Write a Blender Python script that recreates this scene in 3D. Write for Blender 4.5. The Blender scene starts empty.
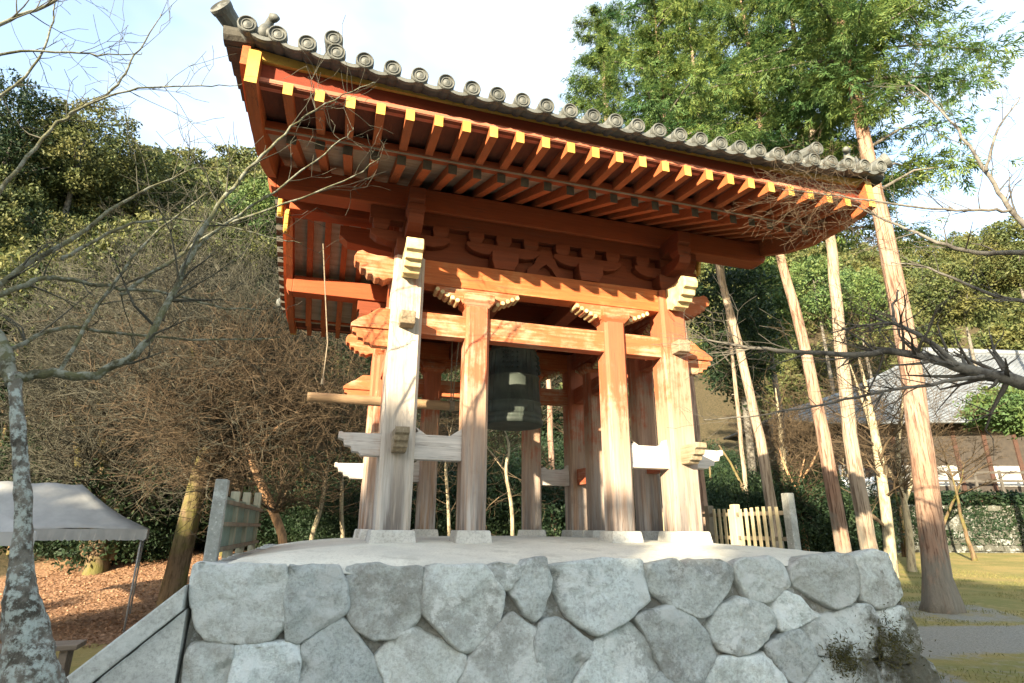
import bpy, math, random
import numpy as np
from mathutils import Vector, Matrix, noise as mnoise

C = bpy.context.scene.collection
R = math.radians

# ------------------------------------------------------------------ camera
EYE = 1.6
FPX, PITCH, ROLL = 581.8, 0.3104, -0.0059
PSI, TX, TY = 0.2927, -0.0462, 8.4587
TZ = EYE - 0.15
cam_d = bpy.data.cameras.new('camera')
cam_d.sensor_width = 36.0
cam_d.lens = FPX / 1024 * 36.0
cam_d.clip_end = 2000
cam = bpy.data.objects.new('camera', cam_d)
C.objects.link(cam)
cam.matrix_world = Matrix.Translation((0, 0, EYE)) @ Matrix.Rotation(math.pi / 2 + PITCH, 4, 'X') @ Matrix.Rotation(-ROLL, 4, 'Z')
bpy.context.scene.camera = cam

# ------------------------------------------------------------------ light
SUN_DIR = Vector((-0.716, -1.26, 0.39)).normalized()      # towards the sun
SUN_STRENGTH = 4.3
SKY_STRENGTH = 0.128
EXPOSURE = 2.4
sc = bpy.context.scene
sc.view_settings.view_transform = 'Standard'
sc.view_settings.look = 'None'
sc.view_settings.exposure = EXPOSURE
sc.view_settings.gamma = 1
sun_d = bpy.data.lights.new('sun', 'SUN')
sun_d.energy = SUN_STRENGTH
sun_d.angle = R(0.5)
sun_d.color = (1.0, 0.84, 0.61)
sun = bpy.data.objects.new('sun', sun_d)
C.objects.link(sun)
sun.rotation_euler = SUN_DIR.to_track_quat('Z', 'Y').to_euler()
sun.location = (0, 0, 40)

w = bpy.data.worlds.new('World')
sc.world = w
w.use_nodes = True
nt = w.node_tree
nt.nodes.clear()
n_out = nt.nodes.new('ShaderNodeOutputWorld')
n_bg = nt.nodes.new('ShaderNodeBackground')
n_sky = nt.nodes.new('ShaderNodeTexSky')
n_sky.sky_type = 'NISHITA'
n_sky.sun_disc = False
n_sky.sun_elevation = math.asin(SUN_DIR.z)
n_sky.sun_rotation = math.atan2(SUN_DIR.x, SUN_DIR.y)
n_sky.air_density = 1.0
n_sky.dust_density = 1.2
# thin cloud veil fixed in the sky (direction coordinates)
n_tc = nt.nodes.new('ShaderNodeTexCoord')
n_map = nt.nodes.new('ShaderNodeMapping')
n_map.inputs['Scale'].default_value = (1.0, 1.0, 2.2)
n_map.inputs['Location'].default_value = (2.3, 1.1, 0)
n_noi = nt.nodes.new('ShaderNodeTexNoise')
n_noi.inputs['Scale'].default_value = 1.6
n_noi.inputs['Detail'].default_value = 5
n_ramp = nt.nodes.new('ShaderNodeMapRange')
n_ramp.inputs[1].default_value = 0.42
n_ramp.inputs[2].default_value = 0.62
n_ramp.inputs[3].default_value = 0.16
n_ramp.inputs[4].default_value = 0.75
n_mix = nt.nodes.new('ShaderNodeMix')
n_mix.data_type = 'RGBA'
n_mix.inputs[7].default_value = (2.45, 2.6, 2.62, 1)
L = nt.links.new
L(n_tc.outputs['Generated'], n_map.inputs['Vector'])
L(n_map.outputs[0], n_noi.inputs['Vector'])
L(n_noi.outputs['Fac'], n_ramp.inputs[0])
L(n_ramp.outputs[0], n_mix.inputs[0])
L(n_sky.outputs[0], n_mix.inputs[6])
L(n_mix.outputs[2], n_bg.inputs['Color'])
n_bg.inputs['Strength'].default_value = SKY_STRENGTH
L(n_bg.outputs[0], n_out.inputs['Surface'])

# ------------------------------------------------------------------ pixel helpers (photo point + distance -> world point)
def ray(u, v):
    X, Y = u - 512, v - 341.5
    cr, sr = math.cos(ROLL), math.sin(ROLL)
    X, Y = X * cr + Y * sr, -X * sr + Y * cr
    x, up = X / FPX, -Y / FPX
    c, s = math.cos(PITCH), math.sin(PITCH)
    return Vector((x, c - up * s, s + up * c))
def at_y(u, v, y):
    d = ray(u, v)
    return Vector((0, 0, EYE)) + d * (y / d.y)
CP, SP = math.cos(PSI), math.sin(PSI)
def to_local(p):
    X, Y = p[0] - TX, p[1] - TY
    return Vector((CP * X + SP * Y, -SP * X + CP * Y, p[2] - TZ))
def to_world(p):
    return Vector((TX + CP * p[0] - SP * p[1], TY + SP * p[0] + CP * p[1], p[2] + TZ))
def local_hit(u, v, fn):
    """photo ray against a tower-local surface fn(point) = 0 (bisection on the ray)"""
    d = ray(u, v)
    o = Vector((0, 0, EYE))
    a, b = 0.5, 60.0
    fa = fn(to_local(o + d * a))
    for _ in range(60):
        m = (a + b) / 2
        fm = fn(to_local(o + d * m))
        if (fm > 0) == (fa > 0): a = m
        else: b = m
    return to_local(o + d * a)

def sst(a, b, x):
    t = min(1, max(0, (x - a) / (b - a)))
    return t * t * (3 - 2 * t)

def gh(X, Y):
    """height of the ground"""
    z = -0.5 * sst(-3.6, -7.0, X) * sst(3.0, 8.0, Y)
    z += 0.028 * max(0, Y - 11) * sst(1, 5, X)
    z += 1.25 * sst(14.5, 22, Y) * sst(-3.0, -6.0, X)
    z += 0.6 * sst(14.5, 22, Y) * sst(-6, -3, X) * sst(6, 0, X)
    t = max(0, Y - 24 - 22 * sst(-2, 12, X) + min(30, max(0, -X - 5)) * 0.75 * sst(15, 26, Y))
    z += min(44, (0.62 + 0.24 * sst(4, 16, X)) * t * sst(0, 9, t))
    z += 0.12 * (mnoise.noise((X * 0.22, Y * 0.22, 0.3))) * sst(6, 16, abs(X - 1) + abs(Y - 7) * 0.6)
    return z
def ground_hit(u, v):
    d = ray(u, v)
    o = Vector((0, 0, EYE))
    t = 1.0
    while t < 150:
        p = o + d * t
        if p.z < gh(p.x, p.y): break
        t += 0.02
    return Vector((p.x, p.y, gh(p.x, p.y)))

# ------------------------------------------------------------------ mesh helpers
class MB:
    def __init__(s): s.v = []; s.f = []; s.m = []
    def add(s, vs, fs, mi=0):
        b = len(s.v)
        s.v += [tuple(p) for p in vs]
        s.f += [tuple(b + i for i in f) for f in fs]
        s.m += [mi] * len(fs)
        return s
    def box(s, x0, x1, y0, y1, z0, z1, mi=0):
        vs = [(x0, y0, z0), (x1, y0, z0), (x1, y1, z0), (x0, y1, z0), (x0, y0, z1), (x1, y0, z1), (x1, y1, z1), (x0, y1, z1)]
        return s.add(vs, [(0, 3, 2, 1), (4, 5, 6, 7), (0, 1, 5, 4), (1, 2, 6, 5), (2, 3, 7, 6), (3, 0, 4, 7)], mi)
    def prism(s, poly, axis, a, b, mi=0):
        """poly in the plane across axis: 'x' -> (y,z), 'y' -> (x,z), 'z' -> (x,y)"""
        n = len(poly)
        def P(p, t):
            return {'x': (t, p[0], p[1]), 'y': (p[0], t, p[1]), 'z': (p[0], p[1], t)}[axis]
        vs = [P(p, a) for p in poly] + [P(p, b) for p in poly]
        fs = [tuple(range(n))[::-1], tuple(range(n, 2 * n))] + [(i, (i + 1) % n, n + (i + 1) % n, n + i) for i in range(n)]
        return s.add(vs, fs, mi)
    def tube(s, pts, rs, n=8, mi=0, cap=True):
        pts = [Vector(p) for p in pts]
        if not hasattr(rs, '__len__'): rs = [rs] * len(pts)
        b = len(s.v)
        side = None
        for i, p in enumerate(pts):
            t = (pts[min(i + 1, len(pts) - 1)] - pts[max(i - 1, 0)])
            t = t.normalized() if t.length > 1e-9 else Vector((0, 0, 1))
            if side is None:
                ref = Vector((0, 0, 1)) if abs(t.z) < 0.9 else Vector((1, 0, 0))
                side = t.cross(ref).normalized()
            side = (side - t * side.dot(t)).normalized()
            up = t.cross(side)
            for k in range(n):
                a = 2 * math.pi * k / n
                s.v.append(tuple(p + (side * math.cos(a) + up * math.sin(a)) * rs[i]))
        for i in range(len(pts) - 1):
            for k in range(n):
                k2 = (k + 1) % n
                s.f.append((b + i * n + k, b + i * n + k2, b + (i + 1) * n + k2, b + (i + 1) * n + k)); s.m.append(mi)
        if cap:
            s.f.append(tuple(b + k for k in range(n))[::-1]); s.m.append(mi)
            e = b + (len(pts) - 1) * n
            s.f.append(tuple(e + k for k in range(n))); s.m.append(mi)
        return s
    def lathe(s, prof, o, axis=(0, 0, 1), n=24, mi=0):
        """prof: (radius, distance along axis)"""
        ax = Vector(axis).normalized()
        ref = Vector((0, 0, 1)) if abs(ax.z) < 0.9 else Vector((1, 0, 0))
        e1 = ax.cross(ref).normalized(); e2 = ax.cross(e1)
        o = Vector(o); b = len(s.v)
        for r, t in prof:
            for k in range(n):
                a = 2 * math.pi * k / n
                s.v.append(tuple(o + ax * t + (e1 * math.cos(a) + e2 * math.sin(a)) * r))
        for i in range(len(prof) - 1):
            for k in range(n):
                k2 = (k + 1) % n
                s.f.append((b + i * n + k, b + i * n + k2, b + (i + 1) * n + k2, b + (i + 1) * n + k)); s.m.append(mi)
        s.f.append(tuple(b + k for k in range(n))[::-1]); s.m.append(mi)
        e = b + (len(prof) - 1) * n
        s.f.append(tuple(e + k for k in range(n))); s.m.append(mi)
        return s
    def build(s, name, mats, parent=None, smooth=False, bevel=0.0, fix=True):
        me = bpy.data.meshes.new(name)
        me.from_pydata(s.v, [], s.f)
        if not isinstance(mats, (list, tuple)): mats = [mats]
        for m in mats: me.materials.append(m)
        if len(mats) > 1: me.polygons.foreach_set('material_index', s.m)
        if fix:
            import bmesh
            bm = bmesh.new(); bm.from_mesh(me)
            bmesh.ops.recalc_face_normals(bm, faces=bm.faces)
            bm.to_mesh(me); bm.free()
        if smooth: me.polygons.foreach_set('use_smooth', [True] * len(me.polygons))
        o = bpy.data.objects.new(name, me)
        C.objects.link(o)
        if parent: o.parent = parent
        if bevel:
            md = o.modifiers.new('edge', 'BEVEL'); md.width = bevel; md.segments = 2; md.limit_method = 'ANGLE'; md.angle_limit = R(50)
        return o

def np_obj(name, V, F, mat, parent=None):
    V = np.asarray(V, np.float32); F = np.asarray(F, np.int32)
    me = bpy.data.meshes.new(name)
    me.vertices.add(len(V)); me.vertices.foreach_set('co', V.ravel())
    k = F.shape[1]
    me.loops.add(F.size); me.loops.foreach_set('vertex_index', F.ravel())
    me.polygons.add(len(F)); me.polygons.foreach_set('loop_start', np.arange(0, F.size, k, dtype=np.int32))
    me.materials.append(mat)
    me.update(calc_edges=True)
    o = bpy.data.objects.new(name, me)
    C.objects.link(o)
    if parent: o.parent = parent
    return o

def empty(name, loc=(0, 0, 0), rz=0.0):
    o = bpy.data.objects.new(name, None)
    o.empty_display_size = 0.2
    C.objects.link(o)
    o.location = loc; o.rotation_euler = (0, 0, rz)
    return o
def tag(o, label, cat, group=None):
    o['label'] = label; o['category'] = cat
    if group: o['group'] = group
    return o
def kind(o, k):
    o['kind'] = k
    return o
def copy_tree(o, parent=None):
    c = o.copy(); C.objects.link(c)
    if parent: c.parent = parent
    for ch in list(o.children): copy_tree(ch, c)
    return c

# ------------------------------------------------------------------ materials
def new_mat(name, rough=0.8, spec=0.3):
    m = bpy.data.materials.new(name); m.use_nodes = True
    n = m.node_tree.nodes; b = n['Principled BSDF']
    b.inputs['Roughness'].default_value = rough
    b.inputs['Specular IOR Level'].default_value = spec
    return m, m.node_tree, b
def nnoise(t, scale, detail=4, vec=None, rough=0.55):
    n = t.nodes.new('ShaderNodeTexNoise')
    n.inputs['Scale'].default_value = scale; n.inputs['Detail'].default_value = detail; n.inputs['Roughness'].default_value = rough
    if vec is not None: t.links.new(vec, n.inputs['Vector'])
    return n.outputs['Fac']
def ncoord(t, scale=(1, 1, 1), kind='Object'):
    c = t.nodes.new('ShaderNodeTexCoord'); m = t.nodes.new('ShaderNodeMapping')
    m.inputs['Scale'].default_value = scale
    t.links.new(c.outputs[kind], m.inputs['Vector'])
    return m.outputs[0]
def nrange(t, x, a, b, c=0.0, d=1.0):
    n = t.nodes.new('ShaderNodeMapRange')
    n.inputs[1].default_value = a; n.inputs[2].default_value = b; n.inputs[3].default_value = c; n.inputs[4].default_value = d
    t.links.new(x, n.inputs[0])
    return n.outputs[0]
def nmath(t, op, a, b=None):
    n = t.nodes.new('ShaderNodeMath'); n.operation = op
    for i, x in enumerate((a, b)):
        if x is None: continue
        if isinstance(x, (int, float)): n.inputs[i].default_value = x
        else: t.links.new(x, n.inputs[i])
    return n.outputs[0]
def nmix(t, fac, a, b, mode='MIX'):
    n = t.nodes.new('ShaderNodeMix'); n.data_type = 'RGBA'; n.blend_type = mode
    if isinstance(fac, (int, float)): n.inputs[0].default_value = fac
    else: t.links.new(fac, n.inputs[0])
    for i, x in ((6, a), (7, b)):
        if isinstance(x, tuple): n.inputs[i].default_value = (*x, 1)
        else: t.links.new(x, n.inputs[i])
    return n.outputs[2]
def nbump(t, b, h, strength=0.3, dist=0.02):
    n = t.nodes.new('ShaderNodeBump'); n.inputs['Strength'].default_value = strength; n.inputs['Distance'].default_value = dist
    t.links.new(h, n.inputs['Height']); t.links.new(n.outputs[0], b.inputs['Normal'])
def nsepz(t, which=2, kind='Object'):
    c = t.nodes.new('ShaderNodeTexCoord'); s = t.nodes.new('ShaderNodeSeparateXYZ')
    t.links.new(c.outputs[kind], s.inputs[0])
    return s.outputs[which]

def simple(name, col, col2=None, scale=6, rough=0.8, bump=0.15, stretch=(1, 1, 1), spec=0.3, lo=0.35, hi=0.65):
    m, t, b = new_mat(name, rough, spec)
    v = ncoord(t, stretch)
    f = nrange(t, nnoise(t, scale, 6, v, 0.6), lo, hi)
    c = nmix(t, f, col, col2 or tuple(x * 0.7 for x in col))
    t.links.new(c, b.inputs['Base Color'])
    if bump: nbump(t, b, nnoise(t, scale * 4, 5, v), bump)
    return m

def wood(name, axis, paint, bare, bare_lo, bare_hi, zfade=None, dark=(0.10, 0.085, 0.075)):
    """painted timber worn down to bare grain; zfade=(z_low,z_high): more wear towards the foot"""
    m, t, b = new_mat(name, 0.75, 0.25)
    st = {'x': (0.35, 6, 6), 'y': (6, 0.35, 6), 'z': (6, 6, 0.35)}[axis]
    vg = ncoord(t, st); v = ncoord(t)
    grain = nnoise(t, 6, 7, vg, 0.65)
    wear = nnoise(t, 2.0, 9, v, 0.7)
    fine = nnoise(t, 3.0, 5, vg, 0.7)
    wsum = nmath(t, 'ADD', nmath(t, 'MULTIPLY', wear, 0.6), nmath(t, 'MULTIPLY', fine, 0.4))
    if zfade:
        z = nrange(t, nsepz(t), zfade[0], zfade[1], 0.30, -0.06)
        wsum = nmath(t, 'ADD', wsum, z)
    f = nrange(t, wsum, bare_lo, bare_hi)
    p2 = nmix(t, nrange(t, grain, 0.3, 0.7), tuple(x * 0.72 for x in paint), paint)
    w2 = nmix(t, nrange(t, grain, 0.32, 0.68), tuple(x * 0.62 for x in bare), bare)
    c = nmix(t, f, p2, w2)
    if zfade: c = nmix(t, nmath(t, 'MULTIPLY', nrange(t, nsepz(t), 0.25, 1.5, 0.85, 0.0), nrange(t, nnoise(t, 2.0, 6, vg, 0.7), 0.40, 0.58)), c, (0.40, 0.385, 0.355))
    # dark weather stains running along the grain
    stain = nnoise(t, 1.7, 5, ncoord(t, tuple(x * 0.5 for x in st)), 0.7)
    sf = nrange(t, stain, 0.60, 0.75, 0.0, 0.55)
    if zfade: sf = nmath(t, 'MULTIPLY', nrange(t, stain, 0.42, 0.57), nrange(t, nsepz(t), 0.15, 1.2, 0.9, 0.10))
    c = nmix(t, sf, c, dark)
    ck = nnoise(t, 3.1, 3, ncoord(t, tuple(q * (1.5 if q > 1 else 0.5) for q in st)), 0.5)
    ckf = nrange(t, nmath(t, 'ABSOLUTE', nmath(t, 'SUBTRACT', ck, 0.55)), 0.0, 0.012, 0.75, 0.0)
    ckf = nmath(t, 'MULTIPLY', ckf, nrange(t, nnoise(t, 1.3, 3, v), 0.45, 0.6))
    c = nmix(t, ckf, c, (0.06, 0.04, 0.03))
    blot = nnoise(t, 2.6, 9, v, 0.78)
    c = nmix(t, nrange(t, blot, 0.56, 0.68, 0, 0.45), c, tuple(x * 0.55 for x in bare))
    t.links.new(c, b.inputs['Base Color'])
    nbump(t, b, nmath(t, 'SUBTRACT', grain, nmath(t, 'MULTIPLY', ckf, 0.8)), 0.4, 0.008)
    return m

RED = (0.42, 0.085, 0.028)
M = {}
M['wood_x'] = wood('painted_timber_lengthwise', 'x', (0.43, 0.125, 0.046), (0.47, 0.31, 0.185), 0.49, 0.60)
M['head_x'] = wood('faded_head_beam_timber', 'x', (0.46, 0.125, 0.036), (0.52, 0.27, 0.11), 0.50, 0.72)
M['wood_y'] = wood('painted_timber_crosswise', 'y', (0.34, 0.085, 0.036), (0.55, 0.40, 0.28), 0.52, 0.72)
M['wood_z'] = wood('worn_post_timber', 'z', (0.41, 0.118, 0.052), (0.40, 0.26, 0.17), 0.515, 0.60, (0.2, 2.6))
M['bare_z'] = wood('bleached_post_timber', 'z', (0.46, 0.17, 0.095), (0.50, 0.43, 0.345), 0.42, 0.53, (0.6, 3.6))
M['bare_x'] = wood('bleached_tie_timber', 'x', (0.50, 0.33, 0.24), (0.58, 0.53, 0.47), 0.30, 0.48)
M['bare_y'] = wood('bleached_tie_end_timber', 'y', (0.20, 0.15, 0.09), (0.34, 0.28, 0.19), 0.40, 0.60)
M['red_x'] = wood('red_painted_board', 'x', (0.36, 0.085, 0.028), (0.42, 0.19, 0.10), 0.60, 0.82)
M['red_y'] = wood('red_painted_rafter', 'y', (0.40, 0.115, 0.038), (0.42, 0.22, 0.13), 0.60, 0.82)
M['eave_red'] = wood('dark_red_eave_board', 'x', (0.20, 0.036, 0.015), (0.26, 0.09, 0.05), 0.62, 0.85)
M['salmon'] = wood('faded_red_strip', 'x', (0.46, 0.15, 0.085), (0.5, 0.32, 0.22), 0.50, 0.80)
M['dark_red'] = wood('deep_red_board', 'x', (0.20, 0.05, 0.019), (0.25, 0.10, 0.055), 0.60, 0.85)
def worn_yellow():
    m, t, b = new_mat('worn_yellow_ochre_paint', 0.75, 0.2)
    v = ncoord(t)
    c = nmix(t, nrange(t, nnoise(t, 3, 5, v), 0.35, 0.65), (0.44, 0.26, 0.05), (0.55, 0.35, 0.085))
    c = nmix(t, nrange(t, nnoise(t, 22, 8, v, 0.75), 0.52, 0.66, 0, 0.65), c, (0.26, 0.13, 0.05))
    t.links.new(c, b.inputs['Base Color']); nbump(t, b, nnoise(t, 30, 5, v), 0.2, 0.005)
    return m
M['yellow'] = worn_yellow()
M['cream'] = simple('cream_painted_carving', (0.60, 0.50, 0.27), (0.44, 0.33, 0.15), 9, 0.75, 0.2)
M['rafter_tip'] = simple('shaded_rafter_tip', (0.10, 0.085, 0.06), (0.06, 0.05, 0.04), 9, 0.9, 0.1)  # dark end colour stands in for shade under the eave
M['soffit'] = simple('weathered_soffit_boards', (0.36, 0.32, 0.24), (0.24, 0.20, 0.14), 4, 0.9, 0.2, (0.5, 3, 3))
M['soffit_red'] = simple('red_brown_soffit_boards', (0.15, 0.05, 0.025), (0.10, 0.036, 0.02), 4, 0.9, 0.2, (3, 0.5, 3))

def stone_mat(name, cols, moss=0.0, bumps=0.5, lich=0.5, contrast=1.0):
    m, t, b = new_mat(name, 0.9, 0.2)
    oi = t.nodes.new('ShaderNodeObjectInfo')
    tc = t.nodes.new('ShaderNodeTexCoord'); va = t.nodes.new('ShaderNodeVectorMath'); va.operation = 'ADD'
    cx = t.nodes.new('ShaderNodeCombineXYZ')
    for i in range(3): t.links.new(nmath(t, 'MULTIPLY', oi.outputs['Random'], 17.0 + 9 * i), cx.inputs[i])
    t.links.new(tc.outputs['Object'], va.inputs[0]); t.links.new(cx.outputs[0], va.inputs[1])
    v = va.outputs[0]
    n1 = nnoise(t, 2.2, 8, v, 0.68); n2 = nnoise(t, 10, 10, v, 0.80); n3 = nnoise(t, 38, 8, v, 0.75)
    c = nmix(t, nrange(t, n1, 0.40, 0.60), cols[0], cols[1])
    c = nmix(t, nrange(t, n2, 0.47, 0.57, 0, lich), c, cols[2])
    c = nmix(t, nrange(t, n3, 0.48, 0.60, 0, 0.38), c, (0.12, 0.125, 0.115))
    # broad dark weathering and pale crusts
    n4 = nnoise(t, 1.5, 9, v, 0.72)
    c = nmix(t, nrange(t, n4, 0.49, 0.58, 0, 0.46 * contrast), c, (0.145, 0.14, 0.125))
    n5 = nnoise(t, 2.8, 10, v, 0.78)
    c = nmix(t, nrange(t, n5, 0.515, 0.575, 0, 0.85 * contrast), c, (0.62, 0.66, 0.63))
    vo = t.nodes.new('ShaderNodeTexVoronoi'); vo.inputs['Scale'].default_value = 22
    t.links.new(v, vo.inputs['Vector'])
    sp = nmath(t, 'MULTIPLY', nrange(t, vo.outputs['Distance'], 0.10, 0.24, 1, 0), nrange(t, nnoise(t, 2.4, 3, v), 0.52, 0.64))
    c = nmix(t, nmath(t, 'MULTIPLY', sp, 0.5), c, (0.60, 0.62, 0.56))
    if moss:
        mz = nnoise(t, 3.0, 9, ncoord(t, (1, 1, 1)), 0.74)
        fx = nrange(t, nsepz(t, 0), 1.5, 3.3, -0.17, 0.09)
        zz = nrange(t, nsepz(t, 2), 0.0, 1.2, 0.08, -0.07)
        c = nmix(t, nrange(t, nmath(t, 'ADD', nmath(t, 'ADD', mz, fx), zz), 0.50, 0.62, 0, 0.92), c, (0.05, 0.048, 0.028))
    br = nrange(t, oi.outputs['Random'], 0, 1, 0.74, 1.16)
    c = nmix(t, nrange(t, nmath(t, 'FRACT', nmath(t, 'MULTIPLY', oi.outputs['Random'], 7.3)), 0, 1, 0, 0.28 * contrast), c, (0.40, 0.36, 0.28), 'MIX')
    vm = t.nodes.new('ShaderNodeMix'); vm.data_type = 'RGBA'; vm.blend_type = 'MULTIPLY'; vm.inputs[0].default_value = 1
    t.links.new(c, vm.inputs[6])
    cc = t.nodes.new('ShaderNodeCombineColor')
    for i in range(3): t.links.new(br, cc.inputs[i])
    t.links.new(cc.outputs[0], vm.inputs[7])
    t.links.new(vm.outputs[2], b.inputs['Base Color'])
    h = nmath(t, 'ADD', nmath(t, 'MULTIPLY', n2, 1.3), nmath(t, 'ADD', nmath(t, 'MULTIPLY', n1, 0.8), nmath(t, 'MULTIPLY', n3, 0.35)))
    nbump(t, b, h, bumps, 0.05)
    return m
M['stone'] = stone_mat('rubble_granite', ((0.54, 0.60, 0.565), (0.66, 0.72, 0.69), (0.38, 0.41, 0.38)), 1.0, 0.75, 0.45, 1.1)
M['granite'] = stone_mat('cut_granite', ((0.36, 0.375, 0.35), (0.44, 0.46, 0.42), (0.28, 0.29, 0.27)), 0, 0.25, 0.4, 0.35)
M['mortar'] = stone_mat('pale_joint_mortar', ((0.36, 0.36, 0.31), (0.46, 0.46, 0.40), (0.24, 0.23, 0.19)), 1.0, 0.8)
M['post_granite'] = stone_mat('shaded_post_granite', ((0.24, 0.25, 0.225), (0.32, 0.33, 0.30), (0.18, 0.185, 0.17)), 0, 0.25, 0.4, 0.3)  # granite copy darkened for the posts, shade put into its colour
M['shaded_moss_stone'] = stone_mat('shaded_mossy_wall_stone', ((0.055, 0.058, 0.045), (0.09, 0.093, 0.075), (0.03, 0.034, 0.02)), 0, 0.6, 0.7, 0.4)  # mossy stone, its tone lowered to imitate a wall lying in shade
M['base_stone'] = stone_mat('pale_base_stone', ((0.50, 0.49, 0.44), (0.58, 0.57, 0.52), (0.40, 0.39, 0.35)), 0, 0.25, 0.4, 0.3)

def floor_mat():
    m, t, b = new_mat('packed_earth_floor', 0.95, 0.15)
    v = ncoord(t)
    c = nmix(t, nrange(t, nnoise(t, 1.1, 6, v, 0.6), 0.38, 0.62), (0.54, 0.535, 0.455), (0.68, 0.67, 0.56))
    c = nmix(t, nrange(t, nnoise(t, 40, 6, v, 0.7), 0.5, 0.7, 0, 0.5), c, (0.36, 0.34, 0.27))
    c = nmix(t, nrange(t, nnoise(t, 2.3, 9, v, 0.75), 0.52, 0.62, 0, 0.5), c, (0.38, 0.37, 0.30))
    c = nmix(t, nrange(t, nnoise(t, 90, 4, v, 0.8), 0.60, 0.68, 0, 0.6), c, (0.25, 0.235, 0.19))
    t.links.new(c, b.inputs['Base Color'])
    nbump(t, b, nmath(t, 'ADD', nnoise(t, 30, 6, v), nnoise(t, 5, 8, v)), 0.5, 0.015)
    return m
M['floor'] = floor_mat()

def tile_mat():
    m, t, b = new_mat('grey_roof_tile', 0.6, 0.4)
    v = ncoord(t)
    c = nmix(t, nrange(t, nnoise(t, 5, 7, v, 0.65), 0.38, 0.64), (0.062, 0.066, 0.058), (0.125, 0.13, 0.115))
    c = nmix(t, nrange(t, nnoise(t, 16, 6, v, 0.7), 0.55, 0.68, 0, 0.7), c, (0.10, 0.095, 0.07))
    t.links.new(c, b.inputs['Base Color'])
    nbump(t, b, nnoise(t, 40, 5, v), 0.3, 0.008)
    return m
M['tile'] = tile_mat()
M['verge'] = simple('shaded_verge_tile', (0.045, 0.042, 0.034), (0.075, 0.07, 0.055), 8, 0.85, 0.3)  # weathered tile made darker still, with the shade at the verge painted in
M['roof_under'] = simple('dark_roof_bedding', (0.07, 0.055, 0.04), (0.11, 0.085, 0.06), 8, 0.95, 0.3)

def bronze_mat():
    m, t, b = new_mat('old_bell_bronze', 0.65, 0.3)
    v = ncoord(t)
    c = nmix(t, nrange(t, nnoise(t, 3, 6, v), 0.35, 0.65), (0.028, 0.036, 0.030), (0.055, 0.068, 0.056))
    c = nmix(t, nrange(t, nnoise(t, 4, 6, ncoord(t, (4, 4, 0.5))), 0.55, 0.7, 0, 0.6), c, (0.075, 0.10, 0.08))
    b.inputs['Metallic'].default_value = 0.1
    t.links.new(c, b.inputs['Base Color'])
    nbump(t, b, nnoise(t, 30, 5, v), 0.15, 0.004)
    return m
M['bronze'] = bronze_mat()
M['rope'] = simple('old_straw_rope', (0.24, 0.20, 0.14), (0.16, 0.13, 0.09), 40, 0.95, 0.4)
M['iron'] = simple('black_iron', (0.03, 0.028, 0.025), (0.05, 0.045, 0.04), 10, 0.6, 0.1)
M['log'] = simple('striker_log_wood', (0.36, 0.24, 0.13), (0.24, 0.16, 0.09), 5, 0.85, 0.3, (0.5, 6, 6))
M['fence_wood'] = simple('weathered_fence_bamboo', (0.50, 0.42, 0.25), (0.34, 0.29, 0.18), 5, 0.8, 0.2, (6, 6, 0.5))
M['fence_grey'] = simple('grey_weathered_upright', (0.30, 0.29, 0.21), (0.20, 0.195, 0.14), 5, 0.85, 0.2, (6, 6, 0.5))
M['fence_dark'] = simple('dark_weathered_rail', (0.20, 0.17, 0.12), (0.12, 0.10, 0.07), 5, 0.85, 0.2)
M['mesh_screen'] = simple('pale_green_screen', (0.20, 0.27, 0.22), (0.15, 0.21, 0.17), 8, 0.85, 0.1)

def bark(name, a, b_, dk, st=(7, 7, 0.6), lich=None, bump=0.7, moss=None, foot=False):
    m, t, b = new_mat(name, 0.92, 0.15)
    v = ncoord(t, st); v0 = ncoord(t)
    g = nnoise(t, 2.4, 7, v, 0.7)
    c = nmix(t, nrange(t, nnoise(t, 0.55, 4, v0), 0.36, 0.64), a, b_)
    c = nmix(t, nrange(t, g, 0.47, 0.60, 0, 0.9), c, dk)
    if lich: c = nmix(t, nrange(t, nnoise(t, lich[1], 7, v0, 0.7), 0.47, 0.57, 0, 0.95), c, lich[0])
    if foot: c = nmix(t, nrange(t, nmath(t, 'ADD', nrange(t, nsepz(t), 0.3, 3.0, 0.22, -0.22), nnoise(t, 1.6, 7, ncoord(t, (2, 2, 0.7)), 0.7)), 0.5, 0.62, 0, 0.8), c, (0.17, 0.165, 0.135))
    if moss: c = nmix(t, nrange(t, nnoise(t, 1.2, 6, v0, 0.65), 0.46, 0.60, 0, 0.85), c, moss)
    t.links.new(c, b.inputs['Base Color'])
    nbump(t, b, g, bump, 0.04)
    return m
M['hinoki_bark'] = bark('cypress_bark', (0.27, 0.165, 0.11), (0.33, 0.24, 0.175), (0.085, 0.045, 0.03), (9, 9, 0.45), None, 1.0, None, True)
M['hinoki_grey'] = bark('cypress_grey_bark', (0.28, 0.225, 0.165), (0.34, 0.265, 0.19), (0.10, 0.07, 0.048), (9, 9, 0.45), None, 1.0, None, True)
M['pale_bark'] = bark('pale_smooth_bark', (0.38, 0.32, 0.21), (0.30, 0.27, 0.18), (0.15, 0.12, 0.08), (4, 4, 1), None, 0.4)
M['moss_bark'] = bark('mossy_brown_bark', (0.13, 0.09, 0.055), (0.17, 0.125, 0.075), (0.055, 0.038, 0.022), (5, 5, 0.8), None, 0.6, (0.11, 0.105, 0.03))
M['orange_bark'] = bark('orange_brown_bark', (0.42, 0.24, 0.12), (0.34, 0.22, 0.13), (0.14, 0.09, 0.055), (4, 4, 1.2), None, 0.5)
M['lichen_bark'] = bark('lichen_covered_bark', (0.12, 0.11, 0.085), (0.18, 0.17, 0.145), (0.045, 0.04, 0.03), (3, 3, 2), ((0.30, 0.335, 0.30), 22), 1.0)
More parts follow.
